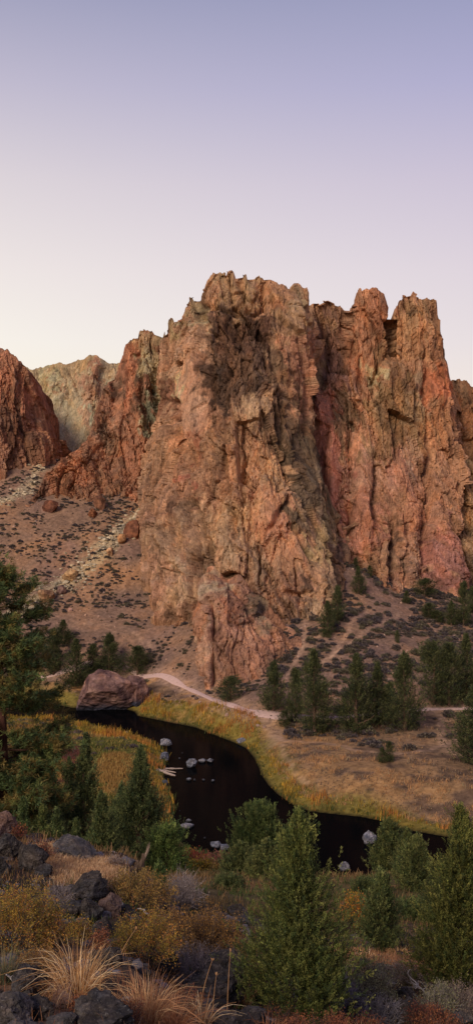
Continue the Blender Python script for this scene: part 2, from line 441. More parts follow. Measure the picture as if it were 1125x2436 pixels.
# soil colours by place
P = np.stack([gx, gy, gz], 1); P2 = np.stack([gx, gy, gx*0], 1)
nA = fbm(P2/9, 21, 4); nB = fbm(P2/2.5, 31, 4); nC = fbm(P2/0.9, 41, 3)
sd = riv_sd(gx, gy)
def L3(c): return lin(c)[None, :]
def mix(a, b, k): return a*(1-k[:, None])+b*k[:, None]
c = np.repeat(L3((138, 110, 94)), len(gx), 0)                         # slope soil
c = mix(c, L3((152, 116, 92)), smooth(0.0, 0.4, nA)*0.8)
c = mix(c, L3((132, 104, 96)), smooth(0.0, 0.4, -nA)*0.6)
c = mix(c, L3((118, 96, 90)), smooth(30, 5, gz)*smooth(170, 190, gy)*0.5)
bench = smooth(5.4, 3.9, gz)*smooth(110, 120, gy)
c = mix(c, L3((140, 112, 88)), bench*0.85)
c = mix(c, L3((158, 122, 86)), bench*smooth(-0.05, 0.3, nB+0.5*nA)*smooth(22, 6, sd))
c = mix(c, L3((98, 78, 66)), bench*smooth(-0.05, 0.25, -nB)*0.85)
c = mix(c, L3((122, 108, 56)), smooth(5.5, 1.5, sd+nB*2)*bench)
mead = smooth(120, 128, gy)*smooth(3.2, 2.2, gz)*(gx < -5)*(gy < 188)
c = mix(c, L3((112, 102, 56)), mead*0.9)
c = mix(c, L3((146, 116, 70)), mead*smooth(0.0, 0.3, nB+0.3*nA)*0.9)
nears = smooth(118, 112, gy)
c = mix(c, L3((96, 82, 56)), nears*1.0)
c = mix(c, L3((150, 112, 74)), nears*smooth(0.0, 0.35, nB)*0.7)
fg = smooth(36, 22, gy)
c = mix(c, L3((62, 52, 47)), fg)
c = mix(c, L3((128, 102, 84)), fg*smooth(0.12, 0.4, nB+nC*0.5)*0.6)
c = mix(c, L3((200, 188, 160)), smooth(2.5, 0.3, poly_dist(RUBBLE, gx, gy)+nB*2.0+nC)*0.4*(gz > 9))
c = mix(c, L3((196, 180, 148)), smooth(3.2, 0.3, poly_dist(RUBBLE2, gx, gy)+nB*2.5+nC*1.5)*0.5*(gz > 9))
c = mix(c, L3((184, 150, 134)), smooth(3.0, 0.5, poly_dist(TRAIL, gx, gy)+nB*1.5)*0.5)
for pth, hw in FAINT:
    c = mix(c, L3((190, 154, 132)), smooth(hw*1.7, hw*0.4, poly_dist(pth, gx, gy)+nC*0.6)*0.34)
c = mix(c, L3((20, 18, 16)), smooth(0.3, -0.5, sd))
GGAIN = np.array([[1.02, 0.98, 0.84]])
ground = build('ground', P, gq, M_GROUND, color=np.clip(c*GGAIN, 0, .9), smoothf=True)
tag(ground, kind='structure')

# ------------------------------------------------------------- river
m, nt, b = newmat('river_water')
b.inputs['Base Color'].default_value = (0.003, 0.003, 0.0035, 1); b.inputs['Roughness'].default_value = 0.06
b.inputs['IOR'].default_value = 1.09; b.inputs['Specular IOR Level'].default_value = 0.07
w1 = mapped_noise(nt, 0.8, (1, 2.2, 1), 4, 0.6); w2 = mapped_noise(nt, 0.09, (1, 1.5, 1), 2, 0.5)
bump(nt, b, [(w1.outputs['Fac'], 0.12, 0.12), (w2.outputs['Fac'], 0.1, 0.3)])
M_WATER = m
x0, x1, y0, y1 = -110, 110, 86, 215
wv = []; nx, ny = 60, 40
for j in range(ny+1):
    for i in range(nx+1): wv.append((x0+(x1-x0)*i/nx, y0+(y1-y0)*j/ny, 0.0))
wi = np.arange((nx+1)*(ny+1)).reshape(ny+1, nx+1)
wq = np.stack([wi[:-1, :-1], wi[:-1, 1:], wi[1:, 1:], wi[1:, :-1]], -1).reshape(-1, 4)
wv = np.array(wv); ws = riv_sd(wv[:, 0], wv[:, 1]); keep = (ws[wq].min(1) < 3.5)
river = build('river_water', wv, wq[keep], M_WATER, smoothf=True); tag(river, kind='structure')

# ------------------------------------------------------------- trail
def resample(P, step):
    P = np.asarray(P, float); seg = np.r_[0, np.cumsum(np.hypot(*np.diff(P, axis=0).T))]
    t = np.arange(0, seg[-1], step)
    Q = np.stack([np.interp(t, seg, P[:, k]) for k in range(P.shape[1])], 1)
    for _ in range(3):
        Q[1:-1] = (Q[:-2]+Q[1:-1]*2+Q[2:])/4
    return Q
TR = resample(TRAIL, 0.6)
tt = norm(np.gradient(TR, axis=0)); nn = np.stack([-tt[:, 1], tt[:, 0]], 1)
wob = vnoise(np.stack([np.arange(len(TR))*0.12, np.zeros(len(TR)), np.zeros(len(TR))], 1), 4)
half = 0.58+0.2*wob+0.9*np.exp(-((TR[:, 0]-WF(650,1703,161)[0])/4.0)**2)
offs = np.linspace(-1, 1, 9)
tv = TR[:, None, :]+nn[:, None, :]*(half[:, None]*offs[None, :])[..., None]
tv = tv.reshape(-1, 2); tz = T(tv[:, 0], tv[:, 1])+np.tile(0.13-0.10*np.abs(offs)**4, len(TR))
ti = np.arange(len(tv)).reshape(len(TR), 9)
tq = np.stack([ti[:-1, :-1], ti[:-1, 1:], ti[1:, 1:], ti[1:, :-1]], -1).reshape(-1, 4)
tc = np.repeat(L3((200, 166, 152)), len(tv), 0)
trail = build('trail', np.column_stack([tv, tz]), tq[:, ::-1], M_TRAIL, color=tc, smoothf=True); tag(trail, kind='structure')
# ================================================================= CLIFFS
def catmull(P, t):
    """P (R,...) rows, t values in [0,R-1]"""
    R = len(P); i = np.clip(np.floor(t).astype(int), 0, R-2); f = (t-i)
    g = lambda k: P[np.clip(k, 0, R-1)]
    f = f.reshape(-1, *([1]*(P.ndim-1)))
    a, b_, c_, d_ = g(i-1), g(i), g(i+1), g(i+2)
    if R == 2: return b_*(1-f)+c_*f
    return 0.5*((2*b_)+(-a+c_)*f+(2*a-5*b_+4*c_-d_)*f*f+(-a+3*b_-3*c_+d_)*f**3)

def cliff(name, rows, du=0.3, dv=0.3, vpos=None, feats=(), blobs=(), base=(150, 105, 80), amp=1.0, seed=1, lean=0.12,
          back=26, side=16, drop=5.0, capjag=1.0, label=None, colwarp=22, round_=0.0):
    """rows: from foot to crest, each a list of (x, y, distance) along the rock"""
    U = 1600; u = np.linspace(0, 1, U)
    R = []
    for r in rows:
        r = np.array(r, float); t = (r[:, 0]-r[0, 0])/(r[-1, 0]-r[0, 0]); t = np.maximum.accumulate(t+np.arange(len(t))*1e-6)
        R.append(np.stack([np.interp(u, t, r[:, k]) for k in range(3)], 1))
    R = np.array(R); R[..., 2] *= KF                                     # rows, U, 3 (px,py,d)
    wid = (R[:, -1, 0]-R[:, 0, 0]).max()/F*R[..., 2].mean(); hei = np.abs(R[0, :, 1]-R[-1, :, 1]).max()/F*R[..., 2].mean()
    W3 = np.stack([(R[..., 0]-CX)/F*R[..., 2], R[..., 2]], -1); W3 = np.stack([W3[..., 0], W3[..., 1]*0.8], -1)
    sg = np.sqrt((np.diff(W3, axis=1)**2).sum(-1)); sg = 0.5*sg.mean(0)+0.5*sg.max(0)
    cum = np.r_[0, np.cumsum(sg)]; wid = cum[-1]
    nu = int(wid/du)+2; nv = int(hei/dv)+2
    ui = np.interp(np.linspace(0, wid, nu), cum, u); R = np.stack([np.stack([np.interp(ui, u, R[k, :, c]) for c in range(3)], 1) for k in range(len(R))])
    vp = np.array(vpos if vpos is not None else np.linspace(0, 1, len(rows)))
    vv = np.linspace(0, 1, nv); tv = np.interp(vv, vp, np.arange(len(rows)))
    G = catmull(R, tv)                                  # nv,nu,3 in sketch coords
    chart = G[..., :2].copy()
    if round_:
        G[..., 2] -= round_*(np.sin(np.clip(ui, 0, 1)*math.pi)**0.6)[None, :]*0
    X = (G[..., 0]-CX)/F*G[..., 2]; Y = G[..., 2].copy(); Z = CAMZ-(G[..., 1]-CY)/F*G[..., 2]
    # below-ground skirt
    S = np.stack([X, Y, Z], -1)
    sk = S[:1].copy(); sk[..., 2] -= 12; sk[..., 1] += 1.0
    S = np.concatenate([sk, S]); chart = np.concatenate([chart[:1]+[0, 60], chart])
    # sides running back
    ns = max(2, int(side/(du*2.2)))
    tb = (np.arange(1, ns+1)/ns)
    def wing(col, sgn):
        w_ = np.repeat(col[:, None, :], ns, 1).copy()
        w_[..., 1] += tb[None, :]*side; w_[..., 0] += sgn*np.sin(tb*math.pi/2)[None, :]*1.2
        return w_
    Lw = wing(S[:, 0], -1)[:, ::-1]; Rw = wing(S[:, -1], 1)
    cl = np.repeat(chart[:, :1], ns, 1); cr = np.repeat(chart[:, -1:], ns, 1)
    S = np.concatenate([Lw, S, Rw], 1); chart = np.concatenate([cl, chart, cr], 1)
    nb = 12; k = (np.arange(1, nb+1)/nb)
    top = S[-1]
    jag = fbm(np.stack([top[:, 0]*0.5, top[:, 1]*0.5, top[:, 2]*0], 1), seed+77, 3)
    cap = np.repeat(top[None], nb, 0).copy()
    cap[..., 1] += (k**1.3)[:, None]*back
    cap[..., 2] -= (k**1.5)[:, None]*(drop+2*jag[None, :])+0.25
    S = np.concatenate([S, cap]); chart = np.concatenate([chart, np.repeat(chart[-1:], nb, 0)])
    last = S[-1:].copy(); last[..., 2] = np.minimum(S[0:1, :, 2], last[..., 2]-3); last[..., 1] += 6
    S = np.concatenate([S, last]); chart = np.concatenate([chart, chart[-1:]])
    nV, nU = S.shape[:2]
    # outward direction
    dU = np.gradient(S, axis=1); dV = np.gradient(S, axis=0)
    Nn = norm(np.cross(dU, dV))
    vcap = np.zeros((nV, nU)); vcap[nv+1:] = 1
    Nn[..., 2] *= 0.35; Nn = norm(Nn)
    if Nn[nV//2, nU//2, 1] > 0: Nn = -Nn
    for _ in range(6):
        Nn[1:-1, 1:-1] = (Nn[:-2, 1:-1]+Nn[2:, 1:-1]+Nn[1:-1, :-2]+Nn[1:-1, 2:])/4
    Nn = norm(Nn); Nn[nv-8:, :, 2] *= 0.1; Nn = norm(Nn)
    P = S.reshape(-1, 3); ch = chart.reshape(-1, 2)
    q = P.copy(); q[:, 0] += lean*q[:, 2]
    wv_ = np.stack([fbm(q/13, seed, 3), fbm(q/13, seed+5, 3), fbm(q/13, seed+9, 2)], 1)
    q = q+wv_*1.8
    q2 = q+np.stack([fbm(q/2.2, seed+3, 2), fbm(q/2.2, seed+6, 2), fbm(q/2.2, seed+8, 2)], 1)*0.35
    A = np.array
    disp = 0.9*ridged(q/A([11, 16, 90]), seed+11, 2)
    disp += plates(q, (6.5, 10, 44), 1.2, 0.20, seed+20, 0.6, 0.04)
    disp += plates(q2, (2.6, 4.5, 15), 0.55, 0.26, seed+31, 0.45, 0.05)
    disp += plates(q2, (1.0, 2.0, 5), 0.28, 0.34, seed+40, 0.25, 0.08)
    disp += plates(q2, (0.48, 0.9, 2.0), 0.16, 0.45, seed+51)+0.12*fbm(q/0.5, seed+61, 2)
    topf = 1-0.6*smooth(nv-24, nv-2, np.repeat(np.arange(nV), nU))
    flat = np.zeros(len(P))
    for (bx, by, rx, ry, k_) in FLATS:
        flat = np.maximum(flat, k_*smooth(1.2, 0.6, np.hypot((ch[:, 0]+wv_[:, 0]*8-bx)/rx, (ch[:, 1]+wv_[:, 1]*12-by)/ry)))
    disp = ((disp-1.0)*(1-flat)+0.3*flat)*amp*topf
    # traced ribs, cracks and ledges
    dn = np.median(G[..., 2])
    wx = ch+wv_[:, :2]*13+np.stack([fbm(q/3.5, seed+81, 3), fbm(q/3.5, seed+84, 2)], 1)*9
    for (xa, ya, xb, yb, wd, am) in feats:
        a_ = A([xa, ya], float); e = A([xb-xa, yb-ya], float); w_ = wx-a_
        t = np.clip((w_@e)/(e@e), 0, 1); dd = np.hypot(w_[:, 0]-t*e[0], w_[:, 1]-t*e[1])
        taper = np.minimum(1, np.minimum(t+0.15, 1.15-t)*4)
        disp += (am*.8 if am < 0 else am*.6)*taper*np.exp(-(dd/wd)**2)
    keepd = np.ones(nV*nU)
    P = P+Nn.reshape(-1, 3)*(disp*keepd)[:, None]
    crest = smooth(nv-14, nv, np.repeat(np.arange(nV), nU))
    tl = top.copy(); tl[:, 2] = 0
    cj = plates(tl, (2.2, 60, 9), 0.42, 0.0, seed+13)+plates(tl, (0.8, 60, 9), 0.2, 0.0, seed+15)
    P[:, 2] += smooth(nv-16, nv, np.repeat(np.arange(nV), nU))*np.tile(cj, nV)*min(1, amp)
    # colours by place on the rock
    cc = np.repeat(L3(base), len(P), 0)
    wc = ch+np.stack([fbm(q/5, seed+71, 4), fbm(q/5, seed+75, 4)*1.4], 1)*colwarp*1.9+np.stack([fbm(q/A([.9, 1.2, 7]), seed+78, 3), fbm(q/A([1.1, 1.2, 4]), seed+79, 3)], 1)*colwarp*1.5
    for (bx, by, rx, ry, col, st) in blobs:
        r_ = np.hypot((wc[:, 0]-bx)/rx, (wc[:, 1]-by)/ry)
        cc = mix(cc, L3(col), smooth(1.25, 0.65, r_)*st)
    # mineral patchwork: plates of slightly different stone
    f1, f2, c3 = worley(q/A([2.2, 3.5, 9]), seed+90)
    pal = A([(1.16, 1.04, 0.92), (0.82, 0.80, 0.80), (1.2, 0.98, 0.80), (0.98, 1.0, 1.02), (1.02, 1, 1), (0.74, 0.68, 0.64), (1.25, 1.16, 1.08), (1.02, 0.88, 0.80)])
    cc *= 1+(pal[(c3*7.99).astype(int)]-1)*0.75
    stain = smooth(0.12, 0.42, fbm(q/A([3.5, 4, 16]), seed+95, 4))
    cc = mix(cc, cc*A([0.50, 0.48, 0.50]), stain*0.7)
    pale = smooth(0.15, 0.45, fbm(q/A([2.5, 3, 10]), seed+97, 4))
    cc = mix(cc, cc*1.35+0.015, pale*0.6)
    ix = np.arange(nV*nU).reshape(nV, nU)
    qd = np.stack([ix[:-1, :-1], ix[:-1, 1:], ix[1:, 1:], ix[1:, :-1]], -1).reshape(-1, 4)
    o = build(name, P, qd, M_CLIFF, color=soft(tone(cc)*CGAIN), smoothf=False)
    tag(o, label, None, None, 'structure')
    return o
FLATS = [(452,940,26,110,.7),(765,1100,44,150,.65),(862,1130,30,120,.65),(640,1220,40,70,.6),(700,1315,44,50,.6),(440,1395,40,50,.4),(1040,925,24,44,.7),(170,1010,60,80,.7),(770,1250,50,60,.5),(960,1180,50,90,.4),(600,975,30,40,.4),(740,1380,40,40,.5)]
CGAIN = 1.55
def soft(c):
    m_ = c.max(1, keepdims=True); k_ = np.where(m_ > .34, .34+.30*np.tanh((m_-.34)/.30), m_)
    return np.maximum(c*k_/m_, .01)
def tone(c):
    g = (c@np.array([.3, .5, .2]))[:, None]
    return ((c*0.57+g*0.43*np.array([[1.10, 0.98, 0.84]]))*np.array([[1.0, 1.0, 0.86]]))**1.12*1.48
OR, TAN, DB, PINK, GG, GRN, RED, PALE, ORB, MAU = (178,108,62), (178,134,102), (84,62,52), (186,122,102), (158,140,108), (168,166,130), (150,80,52), (206,170,140), (196,104,62), (140,98,90)
BR = (132,92,68)

# far left dark red cliff
cliff('cliff', [
 [(-400,1120,268),(-260,1112,268),(0,1124,266),(60,1108,272),(135,1104,282)],
 [(-400,980,273),(0,985,272),(70,1000,276),(118,1040,284)],
 [(-400,790,284),(-300,770,284),(-230,800,284),(-160,790,282),(-90,815,281),(-40,822,280),(0,828,280),(12,829,280),(22,830,280),(30,838,280),(38,846,280),(45,856,280),(56,862,281),(62,870,281),(70,876,281),(76,884,282),(84,905,284),(93,935,285),(103,970,287),(113,1010,288),(122,1050,288),(132,1085,288)]],
 vpos=(0, .5, 1), seed=101, base=(142,92,70), du=.35, dv=.35,
 blobs=[(10,880,40,60,(160,95,66),.8),(50,1000,40,60,(104,66,54),.8),(80,960,30,70,(165,92,62),.7),(20,1050,60,30,(120,72,56),.7),(100,1080,40,25,(158,100,70),.7),(15,930,30,40,(178,106,72),.7)],
 label='dark red cliff at the left edge, falling to a notch beside the pale green wall')
# pale green and pink wall beyond the notch
cliff('cliff', [
 [(60,1130,306),(150,1110,306),(230,1090,308),(360,1080,308)],
 [(55,870,326),(80,880,326),(92,875,326),(105,873,326),(112,868,326),(130,867,326),(142,862,326),(152,866,326),(170,862,326),(185,856,326),(200,853,325),(206,846,324),(214,842,324),(222,845,324),(231,843,324),(240,852,325),(252,858,326),(262,864,326),(275,862,326),(300,868,326),(380,880,326)]],
 seed=133, base=(176,150,116), amp=.55, du=.4, dv=.4, lean=.02,
 blobs=[(150,870,60,30,(160,128,88),.8),(160,1000,40,70,(196,178,144),.95),(185,1050,30,40,(190,172,142),.9),(225,960,40,70,(184,134,104),.9),(220,880,14,50,(158,104,78),.9),(120,900,25,50,(150,142,106),.8),(140,935,12,14,(140,90,62),.9),(236,990,8,30,(190,190,156),.9),(262,900,25,50,(170,140,112),.8),(250,880,12,30,(172,160,136),.6)],
 feats=[(222,860,226,940,9,2.5),(130,900,124,960,9,2.2),(145,930,140,950,9,2.0),(236,950,238,1020,6,1.2)],
 label='pale green and pink rock wall set back between the red cliff and the ridge')
# stepped ridge between wall and tower
cliff('cliff', [
 [(60,1200,254),(110,1192,258),(200,1214,256),(280,1224,254),(345,1224,254),(440,1222,254)],
 [(100,1140,262),(180,1110,264),(260,1090,266),(345,1080,268),(440,1080,268)],
 [(112,1122,266),(150,1090,268),(185,1070,270),(205,1045,272),(215,1020,274),(225,1000,276),(232,975,278),(240,950,280),(248,925,282),(262,908,283),(272,902,284),(283,868,285),(285,850,285),(292,840,285),(294,826,285),(302,812,285),(312,806,285),(326,806,285),(328,790,285),(334,785,285),(342,782,285),(350,786,285),(360,783,285),(368,788,285),(374,798,285),(386,803,285),(389,790,285),(392,786,285),(395,798,285),(402,800,285),(404,762,285),(407,758,285),(412,768,285),(430,764,285),(460,760,285)]],
 vpos=(0, .38, 1), seed=165, base=(146,92,66), amp=1.0, du=.32, dv=.32, lean=.2,
 blobs=[(310,850,28,45,(166,98,64),.9),(340,800,30,30,(160,124,86),.8),(352,880,26,70,(150,136,104),.9),(360,980,16,90,(122,124,104),.9),(380,840,20,50,(158,136,100),.8),(395,900,24,50,(152,134,104),.8),
  (300,950,30,50,(170,100,68),.9),(265,930,16,30,(110,76,60),.9),(330,940,14,60,(96,68,54),.8),(240,1040,34,30,(118,84,68),.95),(180,1130,40,40,(170,100,62),.9),(290,1120,40,60,(124,80,60),.9),(330,1100,26,90,(160,96,64),.85),(210,1200,50,14,(130,90,70),.8),(260,1170,30,40,(128,84,62),.9),(150,1170,30,20,(120,72,48),.8)],
 feats=[(262,910,240,1000,14,2.5),(318,840,330,1080,12,3),(340,930,368,1090,7,-4),(375,880,380,1080,9,-4.5),(240,1030,270,1120,26,-5),(180,1110,165,1180,24,4),(228,1100,238,1180,8,-3),(285,1130,300,1190,14,3),(355,830,350,950,9,3)],
 label='orange brown ridge stepping down in ribs left of the great tower')
# the great central tower
TW = [
 [(332,1205,254),(350,1335,232),(372,1468,214),(420,1484,209),(470,1496,206),(560,1506,204),(700,1506,201),(765,1524,197),(800,1452,205),(828,1352,226),(842,1290,240)],
 [(340,1180,250),(400,1290,222),(470,1340,214),(560,1330,211),(650,1330,210),(720,1340,209),(780,1345,214),(815,1320,228),(838,1270,242)],
 [(350,1100,256),(400,1130,233),(480,1130,224),(560,1120,220),(650,1110,219),(710,1110,223),(745,1140,233),(790,1230,243)],
 [(385,960,260),(425,930,243),(490,920,234),(560,910,230),(620,910,230),(680,930,232),(715,960,240),(735,1020,250)],
 [(398,830,262),(440,800,248),(500,780,240),(580,775,238),(650,780,238),(700,790,240),(735,820,252)],
 [(398,800,262),(403,796,260),(404,762,258),(408,758,258),(413,768,257),(425,764,256),(434,760,255),(436,742,254),(437,724,253),(443,718,253),(448,710,253),(455,707,253),(461,709,253),(466,716,253),(472,718,252),(476,702,252),(482,690,251),(488,680,250),(494,675,250),(500,664,250),(506,660,250),(509,653,250),(516,655,250),(524,648,250),(532,650,250),(538,658,250),(541,647,250),(545,650,250),(548,646,250),(555,649,250),(557,658,250),(566,660,250),(574,656,250),(588,654,250),(594,660,250),(600,662,250),(604,656,250),(612,657,250),(620,656,250),(630,663,250),(641,669,250),(655,671,250),(662,677,250),(672,675,250),(683,683,250),(694,691,250),(700,688,250),(703,676,250),(710,674,250),(718,680,250),(725,687,250),(728,682,250),(731,690,250),(732,728,252),(738,800,256)]]
cliff('cliff', TW, vpos=(0, .2, .46, .68, .87, 1), seed=211, base=(160,112,84), amp=1.0, du=.24, dv=.24, lean=.1, back=30, drop=7,
 blobs=[(560,700,100,50,(156,116,76),.9),(500,690,24,40,(160,104,70),.7),(630,720,50,30,(166,112,76),.7),(455,740,26,40,(150,128,98),.9),(405,790,16,40,(150,124,82),.8),
  (455,930,36,130,(200,140,112),.95),(425,1000,14,60,(196,136,108),.9),(440,860,30,60,(186,140,112),.7),(425,930,14,36,(168,148,108),.9),(400,960,20,50,(130,78,56),.9),
  (560,820,90,110,(88,60,50),.95),(520,930,36,80,(72,52,46),.95),(620,790,50,60,(92,60,48),.9),(590,900,60,70,(110,76,60),.8),(645,880,30,60,(100,72,60),.8),(675,820,30,80,(150,110,84),.6),
  (700,820,26,120,(190,120,92),.9),(715,730,18,50,(160,130,96),.8),(690,760,20,60,(168,126,88),.8),(712,900,12,80,(170,104,76),.9),(690,940,18,70,(128,88,60),.8),(650,1000,20,90,(84,64,56),.7),
  (600,975,36,50,(186,140,104),.95),(560,1060,60,60,(140,98,72),.8),(450,1080,50,50,(150,100,74),.8),(450,1155,18,36,(156,84,66),.95),(470,1060,14,30,(150,86,60),.8),
  (680,1060,40,60,(120,88,62),.7),(730,1120,34,130,(76,62,52),.9),(690,1010,22,70,(90,68,56),.8),(650,1140,50,60,(196,144,104),.9),(640,1220,50,70,(204,136,104),.95),(600,1150,30,60,(180,128,96),.7),(655,1250,34,40,(208,132,102),.9),
  (400,1200,50,80,(140,96,76),.8),(390,1280,36,60,(134,92,72),.7),(430,1290,50,50,(166,124,96),.8),(390,1390,36,40,(206,150,128),.9),(440,1390,40,50,(210,164,130),.9),(470,1230,40,70,(162,122,94),.7),(530,1250,60,60,(168,130,100),.8),(520,1320,50,40,(150,118,96),.8),
  (600,1340,50,60,(150,114,92),.8),(700,1310,50,60,(208,142,108),.9),(740,1380,50,50,(192,140,104),.9),(700,1230,30,50,(108,84,66),.9),(770,1240,30,90,(104,84,62),.9),(760,1320,30,50,(176,140,94),.7),(700,1400,40,30,(170,110,86),.8),(720,1410,36,14,(96,72,62),.8),(730,1470,50,40,(110,88,76),.8),(760,1480,20,40,(196,152,122),.8),(640,1430,50,50,(136,100,84),.8),(800,1330,24,80,(120,84,66),.8),(790,1440,20,40,(130,104,84),.8)],
 feats=[(545,735,620,738,8,-3),(470,728,540,735,7,-2.5),(540,660,552,730,5,-2),(566,670,570,725,6,-2),(420,880,430,960,14,3),(408,955,432,958,6,-4),(412,965,420,1060,12,-3),
  (484,740,500,960,10,-3),(455,850,450,1040,20,2.5),(430,1060,445,1200,8,-3),(452,1125,448,1185,14,3.5),(475,1035,468,1075,9,3),(600,850,612,1000,22,3),(560,780,545,900,16,-2.5),(525,880,520,980,14,-4),
  (640,800,700,1060,9,-3),(700,700,708,1000,14,4),(724,740,722,980,6,-3.5),(705,1000,745,1180,16,4),(650,960,720,1170,10,-2.5),(690,1180,640,1260,8,-3),(620,1180,660,1260,20,2),
  (600,1040,590,1180,12,2.5),(572,1070,580,1200,5,-3),(500,1000,498,1170,8,2),(520,1100,560,1280,8,-3),(455,1190,500,1340,6,-3),(400,1190,420,1330,12,3),(380,1150,372,1300,9,3),(430,1200,460,1330,12,2.5),(408,1280,400,1440,8,3),(440,1330,434,1470,14,3.5),(465,1340,466,1490,6,-4),(420,1360,418,1480,5,-3),
  (618,1290,626,1400,3,-3),(700,1250,745,1330,6,-2.5),(560,1290,600,1330,6,2),(690,1410,740,1412,6,-3),(640,1340,700,1480,5,-2),(670,1350,730,1500,5,1.5),(745,1190,800,1300,12,3),(760,1370,770,1480,8,2.5),(800,1240,812,1330,8,-3)],
 label='great central rock tower with a dark stained face and pink flank')
# summit block set back a little behind the tower's ledge is part of the tower; the prow at its foot
cliff('cliff', [
 [(455,1600,191),(472,1640,186),(486,1652,182.5),(500,1656,181.5),(540,1652,182),(600,1630,184),(650,1606,186),(700,1578,189),(750,1545,193)],
 [(458,1540,198),(478,1510,193),(500,1500,190),(560,1500,190),(620,1510,191),(690,1520,193),(745,1530,197)],
 [(462,1470,206),(468,1430,205),(474,1400,204),(482,1380,203),(490,1362,202),(500,1352,202),(508,1350,202),(516,1360,202),(525,1366,202),(540,1378,202),(555,1372,202),(568,1368,202),(580,1380,201),(596,1395,201),(620,1412,201),(645,1432,200),(668,1458,200),(690,1488,200),(720,1515,200),(745,1532,200)]],
 vpos=(0, .5, 1), seed=307, base=(150,98,78), amp=.75, du=.24, dv=.24, lean=.02, back=14, side=12, drop=1,
 blobs=[(500,1480,14,110,(196,140,116),.8),(480,1560,14,90,(160,120,104),.8),(510,1400,30,30,(136,96,80),.8),(520,1380,30,14,(188,160,134),.6),(560,1440,40,50,(150,92,74),.8),(620,1450,40,40,(110,92,80),.8),(560,1560,50,60,(140,90,74),.9),(640,1540,60,40,(168,104,80),.8),(690,1530,40,26,(176,116,92),.8),(600,1510,14,50,(190,130,108),.8),(660,1570,40,24,(124,86,72),.7),(520,1610,40,30,(134,92,80),.7)],
 feats=[(498,1370,492,1620,7,2.5),(508,1440,505,1640,5,-2.5),(478,1480,482,1620,5,-2),(540,1390,545,1600,8,1.5),(560,1400,630,1520,5,-2),(600,1420,690,1540,5,1.5),(470,1450,474,1600,6,2)],
 label='lower red brown prow standing in front of the great tower beside the trail')
